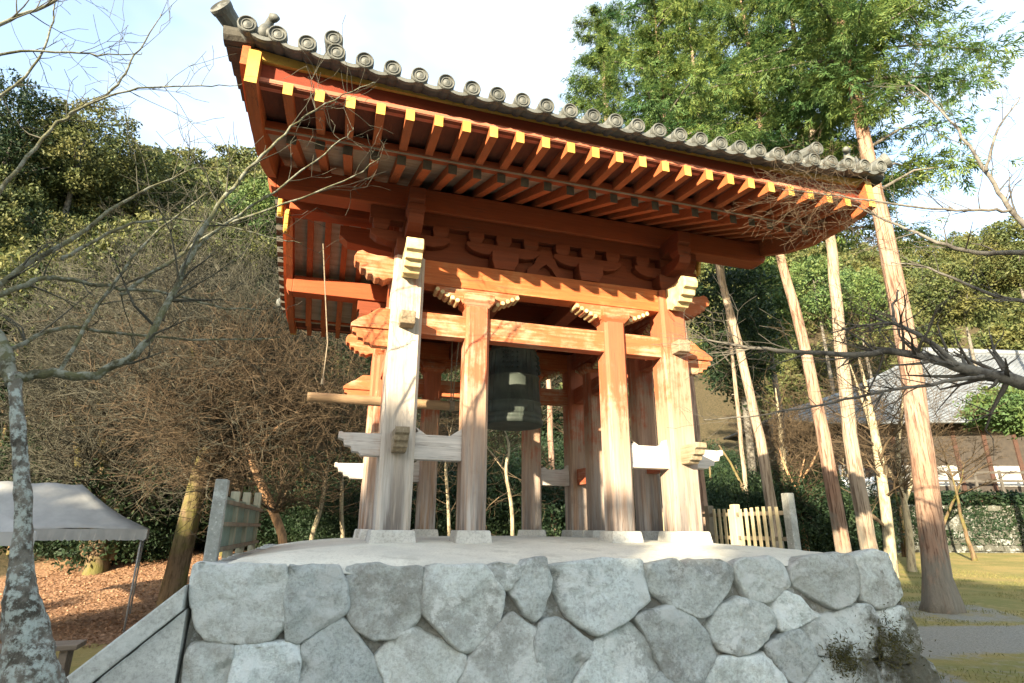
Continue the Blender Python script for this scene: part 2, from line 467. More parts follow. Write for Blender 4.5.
M['branch_bark'] = bark('grey_green_branch_bark', (0.085, 0.085, 0.042), (0.115, 0.108, 0.062), (0.045, 0.042, 0.025), (3, 3, 3), ((0.17, 0.175, 0.135), 16), 0.3)
M['dark_branch'] = bark('dark_grey_branch_bark', (0.10, 0.092, 0.075), (0.17, 0.16, 0.135), (0.05, 0.045, 0.038), (3, 3, 3), None, 0.4)

def twig_mat(name, a, b_):
    m, t, b = new_mat(name, 0.9, 0.15)
    g = t.nodes.new('ShaderNodeNewGeometry')
    c = nmix(t, g.outputs['Random Per Island'], a, b_)
    t.links.new(c, b.inputs['Base Color'])
    return m
M['twig_grey'] = twig_mat('grey_brown_twigs', (0.030, 0.030, 0.023), (0.10, 0.096, 0.070))
M['twig_hill'] = twig_mat('dull_hillside_twigs', (0.022, 0.023, 0.017), (0.07, 0.068, 0.047))
M['twig_tan'] = twig_mat('tan_twigs', (0.040, 0.031, 0.021), (0.115, 0.083, 0.050))
M['twig_dark'] = twig_mat('dark_twigs', (0.06, 0.055, 0.045), (0.11, 0.10, 0.08))

def leaf_mat(name, a, b_, c_=None, transl=0.25):
    m, t, b = new_mat(name, 0.6, 0.25)
    g = t.nodes.new('ShaderNodeNewGeometry')
    c = nmix(t, g.outputs['Random Per Island'], a, b_)
    if c_:
        f = nrange(t, nnoise(t, 0.45, 3, ncoord(t)), 0.45, 0.62)
        c = nmix(t, f, c, c_)
    t.links.new(c, b.inputs['Base Color'])
    tr = t.nodes.new('ShaderNodeBsdfTranslucent'); mx = t.nodes.new('ShaderNodeMixShader')
    mx.inputs[0].default_value = transl
    t.links.new(c, tr.inputs['Color'])
    t.links.new(b.outputs[0], mx.inputs[1]); t.links.new(tr.outputs[0], mx.inputs[2])
    t.links.new(mx.outputs[0], t.nodes['Material Output'].inputs['Surface'])
    return m
M['leaf_hinoki'] = leaf_mat('cypress_sprays', (0.065, 0.125, 0.032), (0.20, 0.25, 0.062), (0.05, 0.115, 0.04), 0.4)
M['leaf_broad'] = leaf_mat('olive_evergreen_leaves', (0.040, 0.064, 0.022), (0.105, 0.125, 0.042), (0.12, 0.122, 0.04))
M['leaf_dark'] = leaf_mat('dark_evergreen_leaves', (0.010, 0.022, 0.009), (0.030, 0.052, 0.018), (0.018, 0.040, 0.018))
M['leaf_mid'] = leaf_mat('mid_green_leaves', (0.06, 0.11, 0.03), (0.13, 0.17, 0.05), (0.07, 0.13, 0.05))
M['leaf_brown'] = leaf_mat('withered_brown_leaves', (0.22, 0.12, 0.065), (0.34, 0.21, 0.125), None, 0.15)
M['canvas'] = simple('white_tent_canvas', (0.30, 0.305, 0.29), (0.24, 0.245, 0.235), 3, 0.7, 0.1)
M['steel'] = simple('grey_tent_pole', (0.20, 0.20, 0.19), (0.26, 0.26, 0.25), 10, 0.5, 0.05)
M['plank'] = simple('weathered_bench_plank', (0.13, 0.10, 0.07), (0.20, 0.16, 0.12), 5, 0.85, 0.3, (0.6, 5, 5))
M['temple_roof'] = simple('pale_temple_roof_tile', (0.16, 0.18, 0.20), (0.11, 0.125, 0.14), 1.2, 0.45, 0.3, (1, 1, 1), 0.5)
M['temple_wood'] = simple('grey_brown_temple_timber', (0.085, 0.077, 0.065), (0.055, 0.05, 0.042), 3, 0.85, 0.2)
M['temple_dark'] = simple('eave_shaded_wall_timber', (0.05, 0.042, 0.034), (0.035, 0.03, 0.025), 3, 0.85, 0.2)  # shade under the eaves is put into this wall colour
M['temple_red'] = simple('red_brown_temple_timber', (0.065, 0.034, 0.024), (0.05, 0.028, 0.02), 3, 0.85, 0.2)
M['plaster'] = simple('white_plaster', (0.42, 0.42, 0.40), (0.34, 0.34, 0.32), 3, 0.9, 0.1)
M['sheet'] = simple('pale_blue_sheet', (0.62, 0.66, 0.70), (0.55, 0.60, 0.64), 3, 0.7, 0.2)

# ------------------------------------------------------------------ ground
def ground_mat():
    m, t, b = new_mat('temple_ground', 0.97, 0.1)
    v = ncoord(t)
    at = t.nodes.new('ShaderNodeVertexColor'); at.layer_name = 'cover'
    sp = t.nodes.new('ShaderNodeSeparateColor'); t.links.new(at.outputs[0], sp.inputs[0])
    big = nnoise(t, 0.7, 5, v, 0.6); mid = nnoise(t, 6, 6, v, 0.65); fine = nnoise(t, 40, 5, v, 0.7)
    moss = nmix(t, nrange(t, big, 0.4, 0.6), (0.30, 0.235, 0.09), (0.20, 0.19, 0.065))
    moss = nmix(t, nrange(t, mid, 0.5, 0.7, 0, 0.7), moss, (0.34, 0.26, 0.12))
    moss = nmix(t, nrange(t, fine, 0.5, 0.7, 0, 0.5), moss, (0.14, 0.15, 0.05))
    grav = nmix(t, nrange(t, fine, 0.38, 0.62), (0.19, 0.178, 0.145), (0.31, 0.295, 0.25))
    grav = nmix(t, nrange(t, mid, 0.55, 0.7, 0, 0.5), grav, (0.22, 0.20, 0.13))
    vo = t.nodes.new('ShaderNodeTexVoronoi'); vo.inputs['Scale'].default_value = 16
    t.links.new(v, vo.inputs['Vector'])
    leaf = nmix(t, vo.outputs['Color'], (0.27, 0.155, 0.09), (0.40, 0.26, 0.165))
    leaf = nmix(t, nrange(t, vo.outputs['Distance'], 0.25, 0.6, 0, 0.8), leaf, (0.14, 0.07, 0.035))
    leaf = nmix(t, nrange(t, big, 0.5, 0.65, 0, 0.6), leaf, (0.34, 0.22, 0.12))
    e = nmath(t, 'ADD', nmath(t, 'MULTIPLY', mid, 0.5), nmath(t, 'MULTIPLY', big, 0.5))
    def edge(ch): return nrange(t, nmath(t, 'ADD', sp.outputs[ch], nmath(t, 'SUBTRACT', e, 0.5)), 0.42, 0.58)
    c = nmix(t, edge(0), moss, grav)
    c = nmix(t, edge(1), c, leaf)
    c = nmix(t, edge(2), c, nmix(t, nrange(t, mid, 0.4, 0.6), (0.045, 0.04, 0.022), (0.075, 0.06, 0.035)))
    t.links.new(c, b.inputs['Base Color'])
    nbump(t, b, nmath(t, 'ADD', fine, vo.outputs['Distance']), 0.6, 0.03)
    return m
def build_ground():
    xs = np.concatenate([np.linspace(-400, -40, 12), np.linspace(-34, 40, 150), np.linspace(48, 400, 12)])
    ys = np.concatenate([np.linspace(-400, -20, 10), np.linspace(-14, 60, 150), np.linspace(66, 140, 14), np.linspace(170, 700, 6)])
    V = []; col = []
    for y in ys:
        for x in xs:
            V.append((x, y, gh(x, y)))
            # path: gravel strip running past the right tree
            l = to_local((x, y, 0))
            path = 1 - sst(0.7, 1.3, abs((y - 9.9) - 0.10 * (x - 7)))
            yard = sst(9.5, 8.0, y) * (1 - sst(0.0, 1.5, (x - 4.5) + (y - 8) * 0.3)) if x < 9 else 0
            yard *= 1 - sst(4.6, 5.4, x) * sst(8.9, 8.3, y) * sst(3.0, 4.0, y)
            foot = 1 - sst(0.9, 2.4, math.hypot(x - 8.6, y - 12.7))
            g = max(path * sst(3, 5, x), yard * 0.9, 0.55 * foot, 0.38 * sst(18, 12, y) * sst(2, 5, x) * sst(15, 11, y))
            lf = sst(-4.0, -5.0, x) * sst(11.2, 12.6, y)
            lf = max(lf, sst(16, 19, y) * sst(7, 4, x))
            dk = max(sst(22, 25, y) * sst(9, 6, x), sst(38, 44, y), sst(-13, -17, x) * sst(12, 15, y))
            col.append((g, lf, dk, 1))
    nx = len(xs)
    F = [(j * nx + i, j * nx + i + 1, (j + 1) * nx + i + 1, (j + 1) * nx + i) for j in range(len(ys) - 1) for i in range(nx - 1)]
    o = np_obj('ground', V, F, ground_mat())
    ca = o.data.color_attributes.new('cover', 'FLOAT_COLOR', 'POINT')
    ca.data.foreach_set('color', np.array(col, np.float32).ravel())
    o.data.polygons.foreach_set('use_smooth', [True] * len(F))
    kind(o, 'structure')
build_ground()

# ------------------------------------------------------------------ stone platform
plat = tag(empty('stone_platform', (TX, TY, 0), PSI), 'square platform of big fitted granite boulders with a pale earth top under the bell tower', 'platform')
ZG = -TZ                       # ground in tower-local heights
PZ = TZ                        # children of the platform: local z = tower z + TZ
PX, PYF, PYB = 3.30, -3.1, 3.2
def floor_z(x, y): return 0.036 - 0.186 * min(1, max(abs(x) / 3.3, abs(y) / 3.1) ** 3)
BAT = 0.07
def wall_front(p): return p[1] - (PYF + BAT * (p[2] + 0.1))      # zero on the battered front plane
def stone_mesh(poly3, nrm, bulge, seed, rough=0.02, K=72, rings=9, depth=0.22):
    """boulder from its outline on the wall face: chipped rim, flat rough face with facets, body going back into the wall"""
    P = [Vector(p) for p in poly3]
    for cut in (0.06, 0.20):                   # slightly rounded corners
        Q = []
        for i in range(len(P)):
            a, b = P[i], P[(i + 1) % len(P)]
            Q += [a.lerp(b, cut), a.lerp(b, 1 - cut)]
        P = Q
    L_ = [0]
    for i in range(len(P)): L_.append(L_[-1] + (P[(i + 1) % len(P)] - P[i]).length)
    rim = []
    for k in range(K):
        s = L_[-1] * k / K
        i = max(j for j in range(len(P)) if L_[j] <= s + 1e-9)
        rim.append(P[i].lerp(P[(i + 1) % len(P)], (s - L_[i]) / max(1e-9, L_[i + 1] - L_[i])))
    c = sum(rim, Vector()) / K
    nrm = Vector(nrm)
    V = []; F = []
    so = Vector((seed * 3.7, seed * 1.3, seed * 2.1))
    rr_ = random.Random(int(seed * 977) + 5)
    ts = [1.0, 0.99, 0.97, 0.945, 0.91, 0.86, 0.80, 0.72, 0.63, 0.53, 0.42, 0.31, 0.20, 0.10]
    tilt = Vector((rr_.uniform(-.09, .09), 0, rr_.uniform(-.09, .09)))
    # a few flat chips knocked off the rim
    chips = []
    size = L_[-1] / 6.3
    for _ in range(6):
        q = rim[rr_.randrange(K)]
        chips.append((q, (q - c).normalized(), rr_.uniform(0.10, 0.32) * size, rr_.uniform(0.25, 0.8)))
    for k in range(K):                          # back rim
        V.append(c + (rim[k] - c) * 0.97 - nrm * depth)
    for t in ts + [0.0]:
        for k in range(K if t > 0 else 1):
            q = c + (rim[k] - c) * t
            h = bulge * (1 - t ** 36) ** 0.5 - 0.02 * (t ** 60)
            for (cq, cd, cw, cs) in chips:
                d_ = (q - cq).dot(cd) + cw
                if d_ > 0 and (q - cq).length < cw * 2.2: h -= min(0.04, d_ * cs * 0.6)
            f1 = mnoise.fractal(q * 3.0 + so, 0.9, 2.0, 5)
            f2 = mnoise.ridged_multi_fractal(q * 4.5 + so, 1.0, 2.0, 4, 0.9, 2.0) - 1.0
            nn = (f1 * 1.1 + 0.35 * f2 + 0.4 * mnoise.fractal(q * 16 + so, 0.8, 2.0, 3)) * rough * (1 - 0.7 * t ** 12)
            jit = (0.022 * mnoise.noise(q * 5 + so) + 0.012 * mnoise.noise(q * 17 + so)) * t ** 3
            p_ = q + nrm * (h + nn + tilt.dot(q - c) * (1 - 0.5 * t ** 8))
            V.append(p_ + ((q - c).normalized() * jit if t > 0 else Vector()))
    for r in range(len(ts)):
        for k in range(K):
            k2 = (k + 1) % K
            F.append((r * K + k, r * K + k2, (r + 1) * K + k2, (r + 1) * K + k))
    e = len(ts) * K
    for k in range(K): F.append((e + k, e + (k + 1) % K, len(V) - 1))
    return V, F
Z7 = lambda p: (150 + p[0] / 2.56, 540 + p[1] / 2.56)
Z8 = lambda p: (550 + p[0] / 2.56, 530 + p[1] / 2.56)
B7, B8 = 380, 400
stones7 = [
 [(115,80),(130,70),(355,72),(358,150),(352,225),(320,262),(200,272),(150,265),(120,225),(113,150)],
 [(362,72),(490,72),(508,110),(510,185),(480,215),(395,268),(358,260),(356,160)],
 [(512,72),(600,68),(640,76),(705,70),(708,170),(690,215),(640,250),(585,264),(545,235),(512,190)],
 [(712,70),(860,70),(880,95),(915,140),(905,205),(870,250),(825,292),(780,265),(730,210),(708,185)],
 [(868,72),(900,62),(948,66),(950,95),(920,128),(890,105)],
 [(118,274),(150,272),(218,278),(222,300),(205,366),(195,B7),(90,B7),(105,300)],
 [(228,277),(330,266),(388,270),(394,330),(385,B7),(208,B7),(225,310)],
 [(400,275),(440,245),(500,202),(540,247),(580,302),(606,366),(612,B7),(394,B7),(398,330)],
 [(588,307),(640,248),(695,227),(760,264),(818,297),(815,325),(790,360),(778,B7),(622,B7),(612,360)],
 [(827,302),(880,244),(935,184),(970,216),(1000,236),(1014,290),(1018,340),(1024,B7),(785,B7),(797,365),(820,330)],
]
stones8 = [
 [(-100,142),(-74,102),(-49,77),(-3,72),(2,97),(10,128),(-3,173),(-13,213),(-31,233),(-59,210),(-82,174)],
 [(5,90),(130,74),(245,74),(258,110),(255,180),(215,215),(130,270),(60,225),(15,150)],
 [(0,232),(35,225),(85,262),(122,290),(95,335),(60,388),(50,B8),(-22,B8),(-26,340),(-28,280),(-16,240)],
 [(130,287),(175,257),(213,232),(235,252),(263,292),(298,355),(250,385),(238,B8),(62,B8),(72,385),(110,322)],
 [(256,84),(330,72),(350,92),(365,76),(430,70),(470,92),(476,120),(450,165),(413,213),(385,222),(340,193),(300,178),(262,150)],
 [(228,225),(265,202),(320,190),(370,217),(403,252),(438,302),(437,320),(405,372),(388,B8),(345,B8),(302,350),(266,285)],
 [(478,82),(510,70),(575,62),(600,76),(620,130),(600,150),(560,173),(520,170),(492,130)],
 [(412,242),(440,192),(490,167),(540,182),(568,202),(578,240),(560,275),(520,305),(485,318),(450,300),(422,267)],
 [(572,176),(610,150),(640,166),(670,190),(693,210),(650,235),(602,248),(583,215)],
 [(625,86),(660,62),(740,52),(772,60),(797,110),(797,150),(770,180),(730,187),(690,165),(650,140),(628,120)],
 [(776,58),(840,44),(868,52),(885,110),(898,150),(880,180),(840,187),(806,165),(802,110)],
 [(658,242),(700,217),(790,184),(825,184),(836,220),(842,300),(838,312),(740,315),(692,308),(672,275)],
 [(844,205),(880,188),(908,184),(935,225),(956,285),(945,316),(900,328),(862,310),(850,270)],
 [(562,290),(610,257),(650,248),(670,290),(688,320),(668,365),(648,392),(610,365),(582,330)],
 [(412,388),(447,322),(500,320),(560,303),(602,362),(630,B8),(408,B8)],
 [(692,320),(740,320),(830,318),(848,340),(848,B8),(655,B8),(672,378)],
 [(856,322),(900,336),(925,336),(928,380),(936,B8),(856,B8)],
 [(936,332),(960,314),(985,332),(1000,370),(1012,B8),(944,B8),(936,370)],
 [(252,392),(300,363),(335,390),(338,B8),(248,B8)],
]
nf = Vector((0, -1, BAT)).normalized()
k = 0
for Zf, lst, bb in ((Z7, stones7, B7), (Z8, stones8, B8)):
    for poly in lst:
        pts = []
        cx_, cy_ = sum(p[0] for p in poly) / len(poly), sum(p[1] for p in poly) / len(poly)
        for p in poly:
            pe = (p[0] + 7.5 * (p[0] - cx_) / math.hypot(p[0] - cx_, p[1] - cy_), p[1] + 7.5 * (p[1] - cy_) / math.hypot(p[0] - cx_, p[1] - cy_))
            h = local_hit(*Zf(pe), wall_front)
            if p[1] >= bb - 1:
                h.z = ZG - 0.05; h.y = PYF + BAT * (h.z + 0.1)
            pts.append(h + Vector((0, 0, PZ)))
        V, F = stone_mesh(pts, nf, 0.036 + 0.012 * math.sin(k * 2.3), k + 1, 0.026)
        mb = MB(); mb.add(V, F); mb.build('wall_stone', M['stone'], plat, smooth=True)
        k += 1
# side and back walls: courses of rough stones
def side_wall(p0, p1, nrm, seed):
    rnd = random.Random(seed)
    p0, p1 = Vector(p0), Vector(p1); d = (p1 - p0).normalized(); Lw = (p1 - p0).length
    nrm = Vector(nrm)
    zs = [0.0, 0.5, 0.95, TZ - 0.13]
    for r in range(3):
        s = 0
        while s < Lw - 0.05:
            wd = min(rnd.uniform(0.6, 1.05), Lw - s)
            if Lw - s - wd < 0.35: wd = Lw - s
            z0, z1 = zs[r], zs[r + 1]
            j = lambda: rnd.uniform(-0.03, 0.03)
            g = 0.012
            pl = [(s + g, z0 + g), (s + wd / 2, z0 + g + j() * .5), (s + wd - g, z0 + g), (s + wd - g, (z0 + z1) / 2 + j()), (s + wd - g, z1 - g), (s + wd / 2, z1 - g + j() * .5), (s + g, z1 - g), (s + g, (z0 + z1) / 2 + j())]
            P3 = []
            for a, z in pl:
                P3.append(p0 + d * a + Vector((0, 0, z)) - nrm * (0.16 * (z - 1.35)) )
            V, F = stone_mesh(P3, nrm, 0.05, rnd.random() * 40, 0.02, 32)
            mb = MB(); mb.add(V, F); mb.build('wall_stone', M['stone'], plat, smooth=True)
            s += wd
side_wall((PX, PYF + 0.2, 0), (PX, PYB, 0), (1, 0, 0), 3)
side_wall((-PX, PYB, 0), (-PX, PYF + 0.35, 0), (-1, 0, 0), 4)
side_wall((PX, PYB, 0), (-PX, PYB, 0), (0, 1, 0), 5)
# mortar core (battered) behind the stones
mb = MB()
zt_, zb_ = TZ - 0.19, -0.1
e = 0.036
o_ = BAT * (zt_ - zb_)
top = [(-PX + e, PYF + e + 0.02), (PX - e, PYF + e + 0.02), (PX - e, PYB - e), (-PX + e, PYB - e)]
bot = [(-PX + e - o_ * .3, PYF + e + 0.02 - o_), (PX - e + o_, PYF + e + 0.02 - o_), (PX - e + o_, PYB - e + o_), (-PX + e - o_ * .3, PYB - e + o_)]
mb.add([(x, y, zb_) for x, y in bot] + [(x, y, zt_) for x, y in top], [(0, 1, 5, 4), (1, 2, 6, 5), (2, 3, 7, 6), (3, 0, 4, 7)])
mb.build('joint_mortar', M['mortar'], plat)
# earth top, gently domed
mb = MB(); n = 40
for j in range(n + 1):
    for i in range(n + 1):
        x = -PX + 0.02 + (2 * PX - 0.04) * i / n; y = PYF + 0.03 + (PYB - PYF - 0.05) * j / n
        ed = max(abs(x) / PX, abs(y - 0.05) / 3.15)
        z = floor_z(x, y) + 0.012 * mnoise.noise((x * 1.3, y * 1.3, 0)) - (0.05 if ed > 0.985 else 0)
        mb.v.append((x, y, z + PZ))
for j in range(n):
    for i in range(n):
        a = j * (n + 1) + i
        mb.f.append((a, a + 1, a + n + 2, a + n + 1)); mb.m.append(0)
mb.build('earth_top', M['floor'], plat, smooth=True)

# ------------------------------------------------------------------ stair on the left side
stair = tag(empty('stone_stair', to_world((-PX - 0.7, -2.6, ZG)), PSI), 'stone stair with a sloping granite cheek slab climbing to the left end of the platform', 'stair')
def st(p): return (p[0] + PX + 0.7, p[1] + 2.6, p[2] - ZG)
sl = 0.89
x0, z0 = -3.34, -0.27
x1 = x0 - (z0 - ZG) / sl + 0.02
def cheek(yA, yB, name):
    mb = MB()
    th = 0.17
    poly = [(x0 + 0.03, z0 + 0.027), (x0 + 0.03, z0 - th + 0.027), (x1 + 0.16, ZG - 0.02), (x1 - 0.05, ZG - 0.02)]
    q = [(x + PX + 0.7, z - ZG) for x, z in poly]
    mb.prism(q, 'y', yA + 2.6, yB + 2.6)
    return mb.build(name, M['granite'], stair, bevel=0.012)
cheek(-3.19, -2.86, 'cheek_slab')
cheek(-1.75, -1.45, 'cheek_slab')
for ya, yb in ((-3.155, -2.89), (-1.72, -1.48)):
    mb = MB()
    poly = [(x0 + 0.05, z0 - 0.14), (x0 + 0.05, ZG - 0.02), (x1 + 0.19, ZG - 0.02)]
    mb.prism([(x + PX + 0.7, z - ZG) for x, z in poly], 'y', ya + 2.6, yb + 2.6)
    mb.build('cheek_wall', M['granite'], stair)
nst = 7
for i in range(nst):
    za = ZG + (i + 1) * (-0.16 - ZG) / (nst + 0) - 0.16
    xa = x1 + 0.1 + (x0 - x1) * i / nst
    mb = MB(); mb.box(*(lambda a, b: (a[0], b[0], a[1], b[1], a[2], b[2]))(st((xa + 0.12, -2.857, ZG - 0.02)), st((x0 + 0.0, -1.753, za))))
    mb.build('step', M['granite'], stair, bevel=0.01)

# ------------------------------------------------------------------ bell tower
tower = tag(empty('bell_tower', (TX, TY, TZ), PSI), 'red timber bell tower on weathered posts with a curved grey tiled gable roof', 'bell tower')
SX, SY, AX, AY = 1.75, 1.62, 0.90, 0.81
def post(x, y, wd, z1, mat):
    h = wd / 2; c = 0.035
    poly = [(x - h + c, y - h), (x + h - c, y - h), (x + h, y - h + c), (x + h, y + h - c), (x + h - c, y + h), (x - h + c, y + h), (x - h, y + h - c), (x - h, y - h + c)]
    MB().prism(poly, 'z', 0.122, z1).build('post', mat, tower, bevel=0.005)
    s = h + 0.048
    mb = MB()
    lo, hi = s + 0.02, s - 0.01
    vs = [(x - lo, y - lo, -0.06), (x + lo, y - lo, -0.06), (x + lo, y + lo, -0.06), (x - lo, y + lo, -0.06), (x - hi, y - hi, 0.125), (x + hi, y - hi, 0.125), (x + hi, y + hi, 0.125), (x - hi, y + hi, 0.125)]
    mb.add(vs, [(0, 3, 2, 1), (4, 5, 6, 7), (0, 1, 5, 4), (1, 2, 6, 5), (2, 3, 7, 6), (3, 0, 4, 7)])
    mb.build('base_stone', M['base_stone'], tower, bevel=0.015)
CW, AW = 0.36, 0.285
for sx in (-1, 1):
    for sy in (-1, 1):
        post(sx * SX, sy * SY, CW, 3.20, M['bare_z'] if (sx < 0 and sy < 0) else M['wood_z'])
        post(sx * AX, sy * SY, AW, 2.70, M['wood_z'])
        post(sx * SX, sy * AY, AW, 2.70, M['wood_z'])

def carved(x_in, x_out, z0, z1, style=0):
    """outline of a carved beam end from x_in to x_out (profile in x,z)"""
    s = 1 if x_out > x_in else -1
    Ln = abs(x_out - x_in); H = z1 - z0
    if style == 0:       # scalloped underside, straight top
        pr = [(0, 0), (0.45, 0.0), (0.52, 0.14), (0.66, 0.16), (0.70, 0.38), (0.84, 0.42), (0.88, 0.66), (1.0, 0.74), (1.0, 1.0), (0.92, 1.02), (0.90, 0.97), (0, 1.0)]
    elif style == 1:     # cloud-shaped nosing, swells up and curls
        pr = [(0, 0), (0.15, -0.05), (0.25, -0.16), (0.36, -0.06), (0.46, -0.10), (0.55, 0.08), (0.66, 0.06), (0.72, 0.28), (0.84, 0.28), (0.88, 0.52), (1.0, 0.58), (1.03, 0.82), (0.96, 1.06), (0.84, 1.14), (0.70, 1.04), (0.45, 0.98), (0, 1.0)]
    else:                # sloped top, flat bottom (tie end)
        pr = [(0, 0), (1.0, 0.0), (1.0, 0.16), (0.9, 0.30), (0.72, 0.52), (0.6, 0.60), (0.42, 0.86), (0.30, 1.0), (0, 1.0)]
    return [(x_in + s * Ln * a, z0 + H * b) for a, b in pr]

def tie_x(y, zA, zB, th, xs, mat, name, ends=None, emat=None):
    mb = MB().box(xs[0], xs[1], y - th / 2, y + th / 2, zA, zB)
    return mb.build(name, mat, tower, bevel=0.008)
# penetrating ties; their carved ends are parts of their own
def end_x(xi, xo, y, zA, zB, th, style, mat, nm='carved_end'):
    MB().prism(carved(xi, xo, zA, zB, style), 'y', y - th / 2, y + th / 2).build(nm, mat, tower, bevel=0.008)
def end_y(yi, yo, x, zA, zB, th, style, mat, nm='carved_end'):
    MB().prism(carved(yi, yo, zA, zB, style), 'x', x - th / 2, x + th / 2).build(nm, mat, tower, bevel=0.008)
HC = CW / 2 - 0.01
for sy in (-1, 1):
    y = sy * SY
    # lower ties (corner to neighbour post only)
    for sx in (-1, 1):
        a, b = sx * SX, sx * AX
        tie_x(y, 0.855, 1.125, 0.15, (min(a, b), max(a, b)), M['bare_x'], 'lower_tie')
        end_x(sx * (SX + HC), sx * (SX + 0.62), y, 0.875, 1.115, 0.15, 0, M['bare_x'])
        # wedges driven in beside the posts
        for q in (SX - CW / 2 - 0.06, AX + AW / 2 + 0.06):
            MB().prism([(sx * q - 0.075, 1.124), (sx * q + 0.075, 1.124), (sx * q + 0.06 * (1 if q > 1.2 else -1) * sx, 1.215), (sx * q + 0.02 * sx, 1.16)], 'y', y - 0.06, y + 0.06).build('wedge', M['bare_x'], tower, bevel=0.004)
        # upper tie ends
        end_x(sx * (SX + HC), sx * (SX + 0.60), y, 2.30, 2.55, 0.17, 2, M['wood_x'])
        end_x(sx * (SX + HC), sx * (SX + 0.58), y, 2.10, 2.296, 0.12, 0, M['wood_x'])
        # head beam nosing
        end_x(sx * (SX + HC), sx * (SX + 0.62), y, 2.93, 3.20, 0.20, 1, M['wood_x'] if sx * sy < 0 else M['wood_x'])
    tie_x(y, 2.28, 2.556, 0.17, (-SX, SX), M['wood_x'], 'upper_tie')
    tie_x(y, 2.905, 3.215, 0.22, (-SX, SX), M['head_x'], 'head_beam')
for sx in (-1, 1):
    x = sx * SX
    for sy in (-1, 1):
        a, b = sy * SY, sy * AY
        MB().box(x - 0.073, x + 0.073, min(a, b), max(a, b), 0.86, 1.13).build('lower_tie', M['bare_y'] if sx < 0 else M['wood_y'], tower, bevel=0.008)
        end_y(sy * (SY + HC), sy * (SY + 0.52), x, 0.90, 1.13, 0.146, 0, M['bare_y'])
        MB().box(x - 0.083, x + 0.083, *sorted((sy * (SY + HC), sy * (SY + 0.36))), 2.30, 2.455).build('tie_end', M['bare_y'], tower, bevel=0.012)
        end_y(sy * (SY + HC), sy * (SY + 0.62), x, 2.92, 3.21, 0.19, 1, M['cream'])
    MB().box(x - 0.083, x + 0.083, -SY, SY, 2.285, 2.561).build('upper_tie', M['wood_y'], tower, bevel=0.008)
    MB().box(x - 0.108, x + 0.108, -SY, SY, 2.91, 3.21).build('head_beam', M['wood_y'], tower, bevel=0.008)
# capitals and carved bracket arms on the inner posts
def capital(x, y, along):
    mb = MB()
    a, b = AW / 2 - 0.01, AW / 2 + 0.045
    for (w0, w1, z0, z1) in ((a, b, 2.665, 2.735), (b, b, 2.735, 2.83)):
        vs = [(x - w0, y - w0, z0), (x + w0, y - w0, z0), (x + w0, y + w0, z0), (x - w0, y + w0, z0), (x - w1, y - w1, z1), (x + w1, y - w1, z1), (x + w1, y + w1, z1), (x - w1, y + w1, z1)]
        mb.add(vs, [(0, 3, 2, 1), (4, 5, 6, 7), (0, 1, 5, 4), (1, 2, 6, 5), (2, 3, 7, 6), (3, 0, 4, 7)])
    mb.build('capital', M['wood_x'], tower, bevel=0.006)
    pr = [(-0.52, 0.905), (-0.52, 0.86), (-0.47, 0.83), (-0.44, 0.84), (-0.40, 0.785), (-0.34, 0.80), (-0.29, 0.745), (-0.22, 0.76), (-0.18, 0.715)]
    pr = pr + [(-p, z) for p, z in pr[::-1]]
    c = x if along == 'x' else y
    poly = [(c + p, 2 + z - 0.003) for p, z in pr]
    if along == 'x': MB().prism(poly, 'y', y - 0.10, y + 0.10).build('bracket_arm', [M['wood_x']], tower, bevel=0.006)
    else: MB().prism(poly, 'x', x - 0.10, x + 0.10).build('bracket_arm', [M['wood_y']], tower, bevel=0.006)
    # painted scalloped rim under the arm
    for s in (-1, 1):
        mb = MB()
        for q in range(5):
            t = 0.25 + q * 0.062
            zz = 2.745 + q * 0.029
            o = (c + s * t, y, zz) if along == 'x' else (x, c + s * t, zz)
            ax = (0, 1, 0) if along == 'x' else (1, 0, 0)
            mb.lathe([(0.020, -0.104), (0.027, -0.100), (0.027, 0.100), (0.020, 0.104)], o, ax, 10)
        mb.build('carved_scallop', M['cream'], tower, smooth=False)
for sx in (-1, 1):
    for sy in (-1, 1):
        capital(sx * AX, sy * SY, 'x'); capital(sx * SX, sy * AY, 'y')

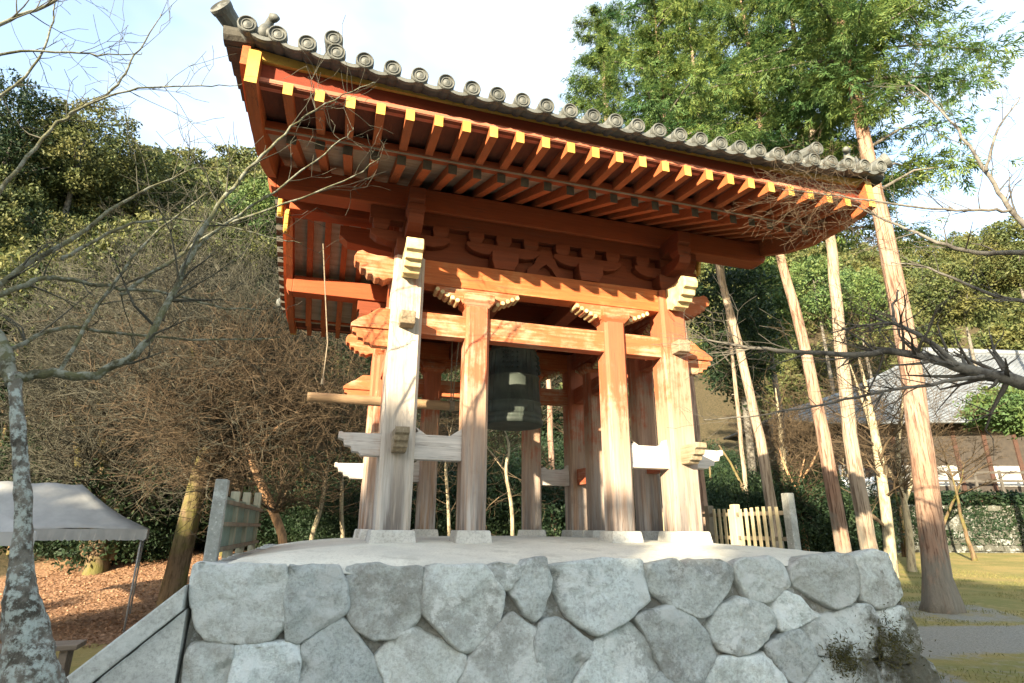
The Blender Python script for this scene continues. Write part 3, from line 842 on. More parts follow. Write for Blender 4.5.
# bracket zone between head beam and eave purlin
def block(mb, x, y, z0, z1, w):
    m = z0 + (z1 - z0) * 0.42; a = w * 0.36; b = w / 2
    for (w0, w1, p, q) in ((a, b, z0, m), (b, b, m, z1)):
        vs = [(x - w0, y - w0, p), (x + w0, y - w0, p), (x + w0, y + w0, p), (x - w0, y + w0, p), (x - w1, y - w1, q), (x + w1, y - w1, q), (x + w1, y + w1, q), (x - w1, y + w1, q)]
        mb.add(vs, [(0, 3, 2, 1), (4, 5, 6, 7), (0, 1, 5, 4), (1, 2, 6, 5), (2, 3, 7, 6), (3, 0, 4, 7)])
for sy in (-1, 1):
    y = sy * SY
    for x in (-SX, -0.58, 0.58, SX):
        mb = MB()
        block(mb, x, y, 3.218, 3.43, 0.34)
        block(mb, x, y, 3.555, 3.69, 0.20)
        block(mb, x - 0.36, y, 3.555, 3.69, 0.20)
        block(mb, x + 0.36, y, 3.555, 3.69, 0.20)
        pr = [(-0.48, 3.555), (-0.48, 3.50), (-0.40, 3.44), (-0.28, 3.41), (0.28, 3.41), (0.40, 3.44), (0.48, 3.50), (0.48, 3.555)]
        mb.prism([(x + a, z) for a, z in pr], 'y', y - 0.085, y + 0.085)
        if abs(x) > 1:
            # arm stepping out towards the eaves, with a bearing block under the purlin
            yy = [(-0.0, 3.41), (0.40, 3.41), (0.52, 3.46), (0.56, 3.56), (0, 3.56)]
            mb.prism([(y + sy * a, z) for a, z in yy], 'x', x - 0.085, x + 0.085)
            block(mb, x, y + sy * 0.44, 3.565, 3.70, 0.20)
            yy = [(0.0, 3.705), (0.5, 3.705), (0.56, 3.75), (0.56, 3.90), (0, 3.90)]
            mb.prism([(y + sy * a, z) for a, z in yy], 'x', x - 0.09, x + 0.09)
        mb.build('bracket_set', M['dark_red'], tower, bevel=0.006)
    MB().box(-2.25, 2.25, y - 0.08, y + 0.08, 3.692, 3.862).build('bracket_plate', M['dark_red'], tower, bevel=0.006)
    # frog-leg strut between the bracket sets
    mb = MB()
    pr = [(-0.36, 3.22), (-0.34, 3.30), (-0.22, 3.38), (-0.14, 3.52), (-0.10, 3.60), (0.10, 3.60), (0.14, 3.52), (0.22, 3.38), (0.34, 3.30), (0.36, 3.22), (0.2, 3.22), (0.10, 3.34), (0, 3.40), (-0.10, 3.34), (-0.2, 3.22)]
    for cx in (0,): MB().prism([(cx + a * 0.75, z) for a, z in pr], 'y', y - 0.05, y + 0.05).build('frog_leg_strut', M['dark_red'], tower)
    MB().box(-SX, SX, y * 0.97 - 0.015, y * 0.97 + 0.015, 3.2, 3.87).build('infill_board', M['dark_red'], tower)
    pl = MB().box(-3.318, 3.318, y - 0.13, y + 0.13, 3.866, 4.165)
    pl.build('eave_purlin', M['red_x'], tower, bevel=0.012)
    for sx in (-1, 1):
        # rounded and bevelled nose of the purlin
        pr = [(3.32, 3.866), (3.38, 3.885), (3.42, 3.95), (3.42, 4.08), (3.38, 4.14), (3.32, 4.165)]
        MB().prism([(sx * a, z) for a, z in pr], 'y', y - 0.12, y + 0.12).build('purlin_nose', M['red_x'], tower, bevel=0.008)
# gable trusses, ridge purlin
def under(y):                    # underside of rafters
    return 4.17 + (SY - abs(y)) * 0.43 if abs(y) < 2.82 else 3.71
for sx in (-1, 1):
    x = sx * SX
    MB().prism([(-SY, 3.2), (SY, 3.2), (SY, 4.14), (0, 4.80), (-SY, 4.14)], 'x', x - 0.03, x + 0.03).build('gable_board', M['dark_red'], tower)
    MB().box(x - 0.06 + sx * 0.04, x + 0.06 + sx * 0.04, -0.14, 0.14, 3.21, 4.5).build('king_post', M['red_x'], tower, bevel=0.01)
    mb = MB()
    mb.prism([(sx * 1.8, 4.02), (sx * 2.5, 4.10), (sx * 2.62, 4.2), (sx * 2.62, 4.36), (sx * 1.8, 4.36)], 'y', -0.12, 0.12)
    mb.build('ridge_bracket', M['red_x'], tower, bevel=0.01)
MB().box(-3.34, 3.34, -0.14, 0.14, 4.50, 4.80).build('ridge_purlin', M['red_x'], tower, bevel=0.012)
MB().box(-SX + 0.04, SX - 0.04, -SY + 0.06, SY - 0.06, 3.86, 3.88).build('ceiling_board', M['dark_red'], tower)
# bell beam and cross ties inside
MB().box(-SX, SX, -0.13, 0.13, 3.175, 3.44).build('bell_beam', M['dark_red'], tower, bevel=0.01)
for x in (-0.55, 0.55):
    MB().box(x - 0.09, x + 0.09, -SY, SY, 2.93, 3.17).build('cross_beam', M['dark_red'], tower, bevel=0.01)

# roof shape
def lift(x): return 0.171 * abs(x / 3.44) ** 3
YE, ZE, XT = 3.69, 4.05, 3.445
def ztile(x, y):
    t = YE - abs(y)
    return ZE + 0.15 * t + 0.050 * t * t + 0.06 * (1 - math.exp(-max(0, t) / 0.2)) + lift(x) * (1 - 0.45 * t / YE)
# base rafters and flying rafters
NR = 24
for sy in (-1, 1):
    for i in range(NR):
        x = -3.085 + 6.17 * i / (NR - 1)
        lf = 0.02 * abs(x / 3.1) ** 3
        mb = MB()
        def beam(y0, z0, y1, z1, wd, h, tip=None, mt=0):
            a = [(x - wd / 2, sy * y0, z0), (x + wd / 2, sy * y0, z0), (x + wd / 2, sy * y0, z0 + h), (x - wd / 2, sy * y0, z0 + h)]
            b = [(x - wd / 2, sy * y1, z1), (x + wd / 2, sy * y1, z1), (x + wd / 2, sy * y1, z1 + h), (x - wd / 2, sy * y1, z1 + h)]
            mb.add(a + b, [(0, 1, 2, 3)], 1)
            mb.add(a + b, [(4, 7, 6, 5), (0, 4, 5, 1), (1, 5, 6, 2), (2, 6, 7, 3), (3, 7, 4, 0)], 0)
        beam(2.84, 3.705 + lf, 0.02, 4.165 + (SY) * 0.43 + 0.06, 0.092, 0.11)
        mb.build('base_rafter', [M['red_y'], M['rafter_tip']], tower, fix=False)
        mb = MB()
        beam(3.52, 3.739 + lf, 2.5, 3.895 + lf, 0.080, 0.118)
        # short yellow collar painted round the tip
        mb.build('flying_rafter', [M['red_y'], M['yellow']], tower, fix=False)
    ys = sorted((sy * 2.905, sy * 2.80))
    MB().box(-3.36, 3.36, ys[0], ys[1], 3.822, 3.905).build('inner_eave_board', M['red_x'], tower, bevel=0.006)
    ys = sorted((sy * 3.50, sy * 3.38))
    MB().box(-3.36, 3.36, ys[0], ys[1], 3.862, 3.905).build('eave_strip', M['salmon'], tower, bevel=0.005)
    def strip(name, yA, yB, za, zb, mat, n=40, xm=3.42):
        mb = MB()
        for i in range(n + 1):
            x = -xm + 2 * xm * i / n
            a, b = za(x), zb(x)
            mb.v += [(x, sy * yA, a), (x, sy * yB, a), (x, sy * yB, b), (x, sy * yA, b)]
        for i in range(n):
            for q in range(4):
                mb.f.append((i * 4 + q, i * 4 + (q + 1) % 4, (i + 1) * 4 + (q + 1) % 4, (i + 1) * 4 + q)); mb.m.append(0)
        mb.f += [(0, 1, 2, 3), tuple(n * 4 + q for q in (3, 2, 1, 0))]; mb.m += [0, 0]
        return mb.build(name, mat, tower)
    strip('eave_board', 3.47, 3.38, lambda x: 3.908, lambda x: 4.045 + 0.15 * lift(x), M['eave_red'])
    strip('yellow_eave_board', 3.50, 3.38, lambda x: 4.048 + 0.15 * lift(x), lambda x: 4.060 + 0.80 * lift(x), M['yellow'])
    # soffit boards over the rafters
    mb = MB()
    for (ya, za, yb, zb_) in ((2.90, 3.79, 0.0, 4.165 + SY * 0.43 + 0.14),):
        mb.add([(-3.4, sy * ya, za + 0.018), (3.4, sy * ya, za + 0.018), (3.4, sy * yb, zb_), (-3.4, sy * yb, zb_), (-3.4, sy * ya, za + 0.035), (3.4, sy * ya, za + 0.035), (3.4, sy * yb, zb_ + 0.02), (-3.4, sy * yb, zb_ + 0.02)],
               [(0, 3, 2, 1), (4, 5, 6, 7), (0, 1, 5, 4), (1, 2, 6, 5), (2, 3, 7, 6), (3, 0, 4, 7)])
    mb.build('soffit_boards', M['soffit'], tower)
    mb = MB()
    mb.add([(-3.4, sy * 3.49, 3.852), (3.4, sy * 3.49, 3.852), (3.4, sy * 2.78, 3.965), (-3.4, sy * 2.78, 3.965), (-3.4, sy * 3.49, 3.860), (3.4, sy * 3.49, 3.860), (3.4, sy * 2.78, 3.985), (-3.4, sy * 2.78, 3.985)],
           [(0, 3, 2, 1), (4, 5, 6, 7), (0, 1, 5, 4), (1, 2, 6, 5), (2, 3, 7, 6), (3, 0, 4, 7)])
    mb.build('outer_soffit_boards', M['soffit_red'], tower)
# bargeboards with yellow feet
ZB = [(3.58, 3.765), (3.4, 3.735), (3.1, 3.715), (2.6, 3.735), (2.17, 3.83), (1.7, 4.0), (1.2, 4.21), (0.8, 4.40), (0.4, 4.58), (0.0, 4.74)]
for sx in (-1, 1):
    for sy in (-1, 1):
        mb = MB()
        for i in range(len(ZB) - 1):
            (ya, za), (yb, zb_) = ZB[i], ZB[i + 1]
            ta = min(ztile(3.4, ya) - 0.08, za + 0.34 + 0.12 * sst(3.6, 2.0, ya)); tb = min(ztile(3.4, yb) - 0.08, zb_ + 0.34 + 0.12 * sst(3.6, 2.0, yb))
            for xa, xb in (((sx * 3.33), (sx * 3.43)),):
                vs = [(xa, sy * ya, za), (xb, sy * ya, za), (xb, sy * ya, ta), (xa, sy * ya, ta), (xa, sy * yb, zb_), (xb, sy * yb, zb_), (xb, sy * yb, tb), (xa, sy * yb, tb)]
                mb.add(vs, [(0, 4, 5, 1), (1, 5, 6, 2), (2, 6, 7, 3), (3, 7, 4, 0)], 0)
                if i == 0: mb.add(vs, [(0, 1, 2, 3)], 1)
                if i == 0 and sy > 0: mb.m[-5:-1] = [1] * 4
        o = mb.build('bargeboard', [M['red_y'], M['yellow']], tower)
        mb = MB()
        for i in range(len(ZB) - 1):
            (ya, za), (yb, zb_) = ZB[i], ZB[i + 1]
            xa, xb = sx * 3.434, sx * 3.50
            ya, yb = min(ya, 3.52), min(yb, 3.52)
            va = [(xa, sy * ya, za + 0.22), (xb, sy * ya, za + 0.22), (xb, sy * ya, ztile(3.47, ya) - 0.06), (xa, sy * ya, ztile(3.47, ya) - 0.06)]
            vb = [(xa, sy * yb, zb_ + 0.22), (xb, sy * yb, zb_ + 0.22), (xb, sy * yb, ztile(3.47, yb) - 0.06), (xa, sy * yb, ztile(3.47, yb) - 0.06)]
            mb.add(va + vb, [(0, 4, 5, 1), (1, 5, 6, 2), (2, 6, 7, 3), (3, 7, 4, 0)] + ([(0, 1, 2, 3)] if i == 0 else []))
        mb.build('verge_board', M['red_y'], tower)
    # stepped yellow pendants at the gable top
    for (yy, zz, n_, w_) in ((0.0, 4.80, 4, 0.16), (0.0, 4.46, 3, 0.12)):
        mb = MB()
        for q in range(n_):
            a = w_ * (1 - 0.16 * q); z1 = zz - q * 0.085
            mb.lathe([(a * 0.8, -0.035), (a, -0.02), (a, 0.02), (a * 0.8, 0.035)], (sx * (3.47 if n_ == 4 else 3.36), yy, z1 - 0.04), (1, 0, 0), 12)
        mb.build('gable_pendant', M['yellow'], tower)
# tiled roof
roof = MB()
NY = 16
def roof_sheet(mb, dz):
    b = len(mb.v)
    ysl = [-3.46 + 6.92 * j / (2 * NY) for j in range(2 * NY + 1)]
    xsl = [-3.5 + 7.0 * i / 28 for i in range(29)]
    for y in ysl:
        for x in xsl: mb.v.append((x, y, ztile(x, y) + dz))
    for j in range(2 * NY):
        for i in range(28):
            a = b + j * 29 + i
            mb.f.append((a, a + 1, a + 30, a + 29)); mb.m.append(0)
roof_sheet(roof, -0.05); roof_sheet(roof, -0.07)
roof_under = roof.build('roof_bedding', M['roof_under'], tower, smooth=True, fix=False)
NT = 29
tiles = MB()
for i in range(NT):
    x = -XT + 2 * XT * i / (NT - 1)
    for sy in (-1, 1):
        pts = [(x, sy * (YE - YE * j / 14), ztile(x, YE - YE * j / 14)) for j in range(15)]
        tiles.tube(pts, [0.074 - 0.006 * (j % 2) for j in range(15)], 10)
    if i < NT - 1:
        xm = x + XT / (NT - 1)
        hw = XT / (NT - 1)
        for sy in (-1, 1):
            b = len(tiles.v); n = 12
            for j in range(n + 1):
                yy = YE - YE * j / n
                for (dx, dz) in ((-hw, -0.02), (-hw * .5, -0.045), (0, -0.055), (hw * .5, -0.045), (hw, -0.02)):
                    for dd in (0, -0.012):
                        tiles.v.append((xm + dx, sy * yy, ztile(xm + dx, yy) + dz + dd))
            for j in range(n):
                for q in range(4):
                    for dd in (0, 1):
                        a = b + j * 10 + q * 2 + dd
                        tiles.f.append((a, a + 2, a + 12, a + 10)); tiles.m.append(0)
            for q in range(4):
                a = b + q * 2
                tiles.f.append((a, a + 1, a + 3, a + 2)); tiles.m.append(0)
roof_o = tiles.build('tiled_roof', M['tile'], tower, smooth=True)
# round end tiles (each a disc with a raised rim and boss), flat lip between
def end_disc(o, axis, r=0.08, parent=roof_o):
    mb = MB()
    mb.lathe([(r * 0.9, -0.05), (r, -0.045), (r, 0.012), (r * 0.93, 0.022), (r * 0.84, 0.022), (r * 0.80, 0.006), (r * 0.62, 0.006), (r * 0.58, 0.016), (r * 0.50, 0.016), (r * 0.46, 0.006), (r * 0.30, 0.012), (r * 0.001, 0.02)], o, axis, 20)
    return mb.build('end_tile', M['tile'], parent, smooth=False)
for i in range(NT):
    x = -XT + 2 * XT * i / (NT - 1)
    for sy in (-1, 1):
        end_disc((x, sy * (YE + 0.035), ztile(x, YE)), (0, sy, -0.10))
for i in range(NT - 1):
    x = -XT + 2 * XT * (i + 0.5) / (NT - 1); hw = XT / (NT - 1)
    for sy in (-1, 1):
        top = []; bot = []
        for q in range(9):
            dx = -hw + 2 * hw * q / 8
            u = 1 - (dx / hw) ** 2
            zz = ztile(x + dx, YE)
            top.append((x + dx, zz - 0.020 - 0.042 * u)); bot.append((x + dx, zz - 0.050 - 0.050 * u))
        MB().prism(top + bot[::-1], 'y', sy * (YE - 0.005), sy * (YE + 0.03)).build('eave_lip_tile', M['tile'], roof_o)
# verge tiles: short covers pointing outwards
for sx in (-1, 1):
    for sy in (-1, 1):
        for q in range(15):
            yy = 3.50 - q * 0.245
            if yy < 0.05: continue
            z = ztile(3.5, yy) - 0.02
            vt = MB()
            vt.tube([(sx * 3.42, sy * yy, z), (sx * 3.66, sy * yy, z - 0.02)], [0.085, 0.088], 12)
            vt.box(*sorted((sx * 3.43, sx * 3.64)), *sorted((sy * (yy - 0.20), sy * (yy - 0.01))), z - 0.11, z - 0.03)
            vt.build('verge_tile', M['verge'], roof_o)
# descending ridges near the verges, corner horns, small guardian tile, main ridge
for sx in (-1, 1):
    for sy in (-1, 1):
        x = sx * 2.76
        mb = MB()
        prev = None
        for j in range(12):
            ya, yb = 3.42 - j * 0.28, 3.42 - (j + 1) * 0.28
            za, zb_ = ztile(x, ya) + 0.03, ztile(x, yb) + 0.03
            vs = [(x - 0.10, sy * ya, za), (x + 0.10, sy * ya, za), (x + 0.07, sy * ya, za + 0.13), (x - 0.07, sy * ya, za + 0.13), (x - 0.10, sy * yb, zb_), (x + 0.10, sy * yb, zb_), (x + 0.07, sy * yb, zb_ + 0.13), (x - 0.07, sy * yb, zb_ + 0.13)]
            mb.add(vs, [(0, 3, 2, 1), (4, 5, 6, 7), (0, 1, 5, 4), (1, 2, 6, 5), (2, 3, 7, 6), (3, 0, 4, 7)])
        mb.tube([(x, sy * 3.48, ztile(x, 3.48) + 0.26), (x, sy * 2.6, ztile(x, 2.6) + 0.26), (x, sy * 0.2, ztile(x, 0.2) + 0.22)], 0.08, 12)
        mb.build('descending_ridge', M['tile'], roof_o)
        end_disc((x, sy * 3.52, ztile(x, 3.48) + 0.26), (0, sy, -0.05), 0.085)
        # corner horn
        mb = MB()
        h0, h1 = Vector((sx * 3.46, sy * 3.30, ztile(3.42, 3.30) + 0.03)), Vector((sx * 3.69, sy * 3.63, ztile(3.44, 3.6) + 0.17))
        mid = h0.lerp(h1, 0.5) - Vector((0, 0, 0.035))
        mb.tube([h0, mid, h1], [0.07, 0.078, 0.09], 14)
        mb.lathe([(0.092, -0.03), (0.098, 0.0), (0.098, 0.02), (0.085, 0.03), (0.075, 0.012), (0.04, 0.012), (0.02, 0.03), (0.001, 0.03)], h1, h1 - mid, 18)
        mb.build('corner_horn_tile', M['tile'], roof_o)
    # guardian figure on the front verge
    g = MB()
    x = sx * 3.37; y = -3.42; z = ztile(3.30, 3.40) + 0.09
    g.tube([(x, y, z), (x + sx * -0.01, y - 0.02, z + 0.10), (x - sx * 0.02, y + 0.02, z + 0.18), (x - sx * 0.05, y - 0.02, z + 0.245)], [0.07, 0.055, 0.04, 0.032], 10)
    g.tube([(x - sx * 0.045, y - 0.02, z + 0.24), (x - sx * 0.085, y - 0.04, z + 0.235), (x - sx * 0.11, y - 0.06, z + 0.215)], [0.045, 0.038, 0.018], 10)
    g.tube([(x + sx * 0.05, y, z + 0.08), (x + sx * 0.11, y, z + 0.14), (x + sx * 0.10, y, z + 0.20)], [0.03, 0.024, 0.008], 8)
    g.tube([(x - sx * 0.03, y - 0.03, z + 0.10), (x - sx * 0.06, y - 0.06, z)], [0.025, 0.03], 8)
    g.build('guardian_tile', M['tile'], roof_o, smooth=True)
mb = MB()
mb.box(-3.3, 3.3, -0.16, 0.16, ztile(0, 0) + 0.02, ztile(0, 0) + 0.32)
mb.tube([(-3.4, 0, ztile(0, 0) + 0.40), (3.4, 0, ztile(0, 0) + 0.40)], 0.12, 14)
mb.build('main_ridge', M['tile'], roof_o)

# ------------------------------------------------------------------ bell
bell = tag(empty('temple_bell', to_world((0.06, 0.0, 1.57)), PSI), 'dark green bronze temple bell hanging in the middle of the red tower', 'bell')
br = 0.435
prof = [(br - 0.055, 0.0), (br + 0.012, 0.0), (br + 0.018, 0.05), (br + 0.004, 0.085), (br - 0.005, 0.09), (br - 0.005, 0.13), (br + 0.004, 0.135), (br + 0.004, 0.15), (br - 0.012, 0.155), (br - 0.022, 0.30),
        (br - 0.010, 0.305), (br - 0.010, 0.325), (br - 0.024, 0.33), (br - 0.045, 0.62), (br - 0.034, 0.625), (br - 0.034, 0.645), (br - 0.048, 0.65), (br - 0.075, 0.93), (br - 0.064, 0.935), (br - 0.066, 0.955), (br - 0.085, 0.97), (br - 0.13, 1.07), (br - 0.20, 1.13), (0.12, 1.165), (0.001, 1.17)]
prof = [(r_, z_ * (1 if z_ < .34 else 1.0) + max(0, z_ - .34) * .24) for r_, z_ in prof]
MB().lathe(prof, (0, 0, 0), (0, 0, 1), 48).build('bell_body', M['bronze'], bell, smooth=True)
mb = MB()
for q in range(4):
    a = q * math.pi / 2 + 0.4
    for off in (-0.05, 0.05):
        b_ = a + off / br
        mb.tube([((br - 0.012) * math.cos(b_), (br - 0.012) * math.sin(b_), 0.16), ((br - 0.072) * math.cos(b_), (br - 0.072) * math.sin(b_), 1.08)], 0.008, 6)
    for i in range(4):
        for j in range(4):
            b_ = a + (i - 1.5) * 0.19 + math.pi / 4
            z = 0.80 + j * 0.075; r_ = br - 0.05 - j * 0.006
            d = Vector((math.cos(b_), math.sin(b_), 0))
            mb.lathe([(0.014, -0.01), (0.014, 0.02), (0.018, 0.022), (0.012, 0.036), (0.001, 0.04)], d * r_ + Vector((0, 0, z)), d, 8)
mb.build('raised_bosses', M['bronze'], bell)
for q in (0, 1):
    a = q * math.pi + math.pi
    d = Vector((math.cos(a), math.sin(a), 0))
    MB().lathe([(0.085, -0.02), (0.085, 0.008), (0.07, 0.016), (0.05, 0.010), (0.03, 0.018), (0.001, 0.02)], d * (br - 0.018) + Vector((0, 0, 0.235)), d, 20).build('lotus_seat', M['bronze'], bell)
mb = MB()
pts = [(0.12 * math.cos(t), 0, 1.34 + 0.16 * math.sin(t)) for t in [math.pi * i / 10 for i in range(11)]]
mb.tube(pts, 0.035, 10)
mb.build('dragon_loop', M['bronze'], bell, smooth=True)
mb = MB(); mb.tube([(0, 0, 1.47), (0, 0, 1.62)], 0.02, 8); mb.tube([(0, -0.05, 1.475), (0, 0.05, 1.475)], 0.02, 8)
mb.build('iron_hook', M['iron'], bell)

# striker log on ropes
lg = [local_hit(308, 399, lambda p: p[1]), Vector((-0.52, 0, 1.42))]
zlog = lg[0].z
xl = lg[0].x
striker = tag(empty('striker_log', to_world((xl, 0, zlog)), PSI), 'horizontal log striker hung on ropes beside the bell and sticking out of the left side', 'bell striker')
ln = -0.5 - xl
MB().tube([(0, 0, 0), (0.05, 0, 0), (ln * .5, 0, -0.005), (ln, 0, 0)], [0.055, 0.062, 0.068, 0.068], 14).build('log', M['log'], striker, smooth=True)
for t in (ln - 0.35, ln - 1.25):
    for s in (-1, 1):
        MB().tube([(t, 0.05 * s, 0.02), (t + 0.03, 0.30 * s, 2.62 - zlog + 0.30)], 0.009, 6).build('rope', M['rope'], striker)
    MB().tube([(t - 0.035, 0, 0), (t + 0.035, 0, 0)], 0.078, 14).build('rope_binding', M['rope'], striker)
# pull rope hanging from the eave at the left
p0 = local_hit(322, 246, lambda p: p[1] + 0.9); p1 = local_hit(323, 385, lambda p: p[1] + 0.9)
pr_ = tag(empty('pull_rope', to_world((p1.x, -0.9, p1.z)), PSI), 'thin straw pull rope dangling from the left gable end of the tower', 'rope')
mb = MB()
MB().tube([(0, 0, 0), (0.01, 0.0, 0.5), (p0.x - p1.x, 0, p0.z - p1.z)], 0.008, 7).build('rope', M['rope'], pr_)
MB().tube([(0, 0, 0.05), (0, 0, -0.02)], 0.02, 8).build('knot', M['rope'], pr_)

# ------------------------------------------------------------------ fences on the platform edges
def fence(name, label, x, ya, yb, h, side):
    # runs from the near post ya towards yb at x
    zf = floor_z(x, ya)
    o = tag(empty(name, to_world((x, ya, zf)), PSI), label, 'fence')
    return o, zf
fr, zf = fence('picket_fence', 'low wooden picket fence with a grey end post on the right edge of the platform', 3.07, -1.93, 1.3, 0.7, 1)
MB().box(-0.05, 0.05, -0.06, 0.06, -0.1, 0.70).build('end_post', M['post_granite'], fr, bevel=0.01)
FL = 3.0
def zrel(t): return floor_z(3.07, -1.93 + t) - zf
for t, mt in ((1.05, M['fence_wood']), (1.66, M['fence_dark']), (2.95, M['fence_dark'])):
    MB().box(-0.05, 0.05, t - 0.05, t + 0.05, -0.1, 0.60 + zrel(t)).build('fence_post', mt, fr, bevel=0.008)
for z in (0.13, 0.44):
    MB().box(-0.03, -0.008, 0.06, FL, z, z + 0.05).build('rail', M['fence_dark'], fr, bevel=0.004)
i = 0
while 0.18 + i * 0.118 < FL:
    t = 0.18 + i * 0.118
    if min(abs(t - 1.05), abs(t - 1.66)) > 0.07:
        MB().box(-0.052, -0.032, t - 0.024, t + 0.024, -0.02 + zrel(t), 0.54 + 0.01 * math.sin(i * 7.0) + zrel(t)).build('picket', M['fence_wood'], fr, bevel=0.004)
    i += 1
fl, zf = fence('gate_fence', 'short fence of wooden uprights and rails beside a granite post at the stair head', -3.37, -1.97, 0, 0.7, -1)
MB().box(-0.055, 0.055, -0.06, 0.06, -0.1, 0.72).build('granite_post', M['post_granite'], fl, bevel=0.012)
for t, uh in ((0.95, 0.66), (1.9, 0.70), (3.1, 0.76)):
    MB().box(-0.045, 0.045, t - 0.045, t + 0.045, -0.05, uh).build('upright', M['fence_grey'], fl, bevel=0.008)
for z in (0.08, 0.30, 0.50):
    MB().box(0.046, 0.075, 0.062, 3.2, z, z + 0.04).build('rail', M['fence_dark'], fl, bevel=0.004)
MB().box(-0.012, 0.0, 0.065, 3.1, 0.06, 0.58).build('screen', M['mesh_screen'], fl)

# ------------------------------------------------------------------ foliage and branch generators
def leaf_cards(cent, axA, axB):
    """diamond leaves: (N,3) centres and half axes -> V,F"""
    V = np.stack([cent - axA, cent - axB * 0.9 + axA * 0.15, cent + axA, cent + axB * 0.9 + axA * 0.15], 1).reshape(-1, 3)
    F = np.arange(len(V)).reshape(-1, 4)
    return V, F
def rnd_dirs(rs, n):
    v = rs.normal(size=(n, 3)); return v / np.linalg.norm(v, axis=1, keepdims=True)
def crown(seed, rx, rz, nclump, per, leaf, clump_r, droop=0.0, shell=0.55, lumps=7):
    """uneven evergreen crown: leaf clumps through a lumpy ellipsoid volume centred at 0"""
    rs = np.random.RandomState(seed)
    lc = rnd_dirs(rs, lumps); lw = rs.uniform(0.25, 0.75, lumps)
    d = rnd_dirs(rs, nclump)
    rad = shell + (1 - shell) * rs.uniform(0, 1, nclump) ** 0.6
    bump = 0.72 + 0.5 * np.max(np.clip(d @ lc.T, 0, 1) ** 3 * lw, 1) + rs.normal(0, 0.05, nclump)
    cc = d * (rad * bump)[:, None] * np.array([rx, rx, rz])
    off = rnd_dirs(rs, nclump * per) * (rs.uniform(0, 1, nclump * per) ** 0.5)[:, None] * clump_r * np.array([1, 1, 0.65])
    cen = np.repeat(cc, per, 0) + off
    out = np.repeat(d, per, 0)
    a = rnd_dirs(rs, len(cen)) + out * 0.6 + np.array([0, 0, -droop])
    a /= np.linalg.norm(a, axis=1, keepdims=True)
    b = np.cross(a, rnd_dirs(rs, len(cen)) + np.array([0, 0, 0.3])); b /= np.linalg.norm(b, axis=1, keepdims=True) + 1e-9
    s = leaf * rs.uniform(0.6, 1.3, (len(cen), 1))
    return leaf_cards(cen, a * s, b * s * 0.5)
def segs_to_mesh(S):
    """S: list of (p0,p1,r0,r1) -> 3-sided twigs"""
    A = np.array([s[0] for s in S], float); B = np.array([s[1] for s in S], float)
    r0 = np.array([s[2] for s in S])[:, None]; r1 = np.array([s[3] for s in S])[:, None]
    d = B - A; d /= np.linalg.norm(d, axis=1, keepdims=True) + 1e-9
    ref = np.where(np.abs(d[:, 2:3]) < 0.9, np.array([[0, 0, 1.0]]), np.array([[1.0, 0, 0]]))
    e1 = np.cross(d, ref); e1 /= np.linalg.norm(e1, axis=1, keepdims=True); e2 = np.cross(d, e1)
    V = []
    for k in range(3):
        a = 2 * math.pi * k / 3; V.append(A + (e1 * math.cos(a) + e2 * math.sin(a)) * r0)
    for k in range(3):
        a = 2 * math.pi * k / 3; V.append(B + (e1 * math.cos(a) + e2 * math.sin(a)) * r1)
    V = np.stack(V, 1).reshape(-1, 3)
    b = np.arange(len(S))[:, None] * 6
    F = np.concatenate([b + np.array([[k, (k + 1) % 3, 3 + (k + 1) % 3, 3 + k]]) for k in range(3)], 0)
    return V, F
def grow(rnd, S, p, d, ln, r, depth, flat=0.55, up=0.10, wig=0.28, kids=(3, 5), rmin=0.004):
    """recursive twig growth; appends segments to S"""
    n = 4 if depth > 1 else 3
    pts = [p]
    for i in range(n):
        d = (d + Vector((rnd.gauss(0, wig), rnd.gauss(0, wig), rnd.gauss(0, wig) * 0.7 + up))).normalized()
        q = p + d * (ln / n)
        ra = max(rmin, r * (1 - 0.7 * i / n)); rb = max(rmin * 0.8, r * (1 - 0.7 * (i + 1) / n))
        S.append((tuple(p), tuple(q), ra, rb))
        p = q; pts.append(p)
        if depth > 0 and (i > 0 or depth > 2):
            for _ in range(rnd.randint(*kids) if i == n - 1 else rnd.randint(1, 2)):
                s = Vector((rnd.gauss(0, 1), rnd.gauss(0, 1), rnd.gauss(0, flat))).normalized()
                nd = (d * 0.75 + s * 0.85).normalized()
                grow(rnd, S, p, nd, ln * rnd.uniform(0.5, 0.72), rb * 0.62, depth - 1, flat, up, wig, kids, rmin)

# ------------------------------------------------------------------ bare twiggy trees (prototypes)
def bough(rnd, S, p, d, ln, r, lev, rmin, flat=0.35):
    """curving limb with alternate side shoots lying mostly in a flat layer; shoots carry twigs in turn"""
    n = (9, 7, 5, 3)[min(3, 3 - lev)] if lev <= 3 else 9
    seg = ln / n
    side = d.cross(Vector((0, 0, 1)))
    side = side.normalized() if side.length > 1e-3 else Vector((1, 0, 0))
    sg = rnd.choice((-1, 1))
    bend = rnd.gauss(0, .07)
    for i in range(n):
        f = (i + 1) / n
        d = (d + side * (bend + rnd.gauss(0, .07)) + Vector((0, 0, rnd.gauss(0.02, .07) - 0.10 * d.z * (lev < 3)))).normalized()
        q = p + d * seg
        ra, rb = max(rmin, r * (1 - .8 * i / n)), max(rmin * .8, r * (1 - .8 * f))
        S.append((tuple(p), tuple(q), ra, rb)); p = q
        if lev > 0 and f > .30:
            for _ in range(2 if rnd.random() < .22 else 1):
                sg = -sg
                a = rnd.uniform(.55, 1.05)
                up = Vector((0, 0, rnd.gauss(.12, flat)))
                nd = (d * math.cos(a) + side * sg * math.sin(a) + up).normalized()
                bough(rnd, S, p, nd, ln * (1.08 - .62 * f) * rnd.uniform(.38, .62), rb * .55, lev - 1, rmin, flat)
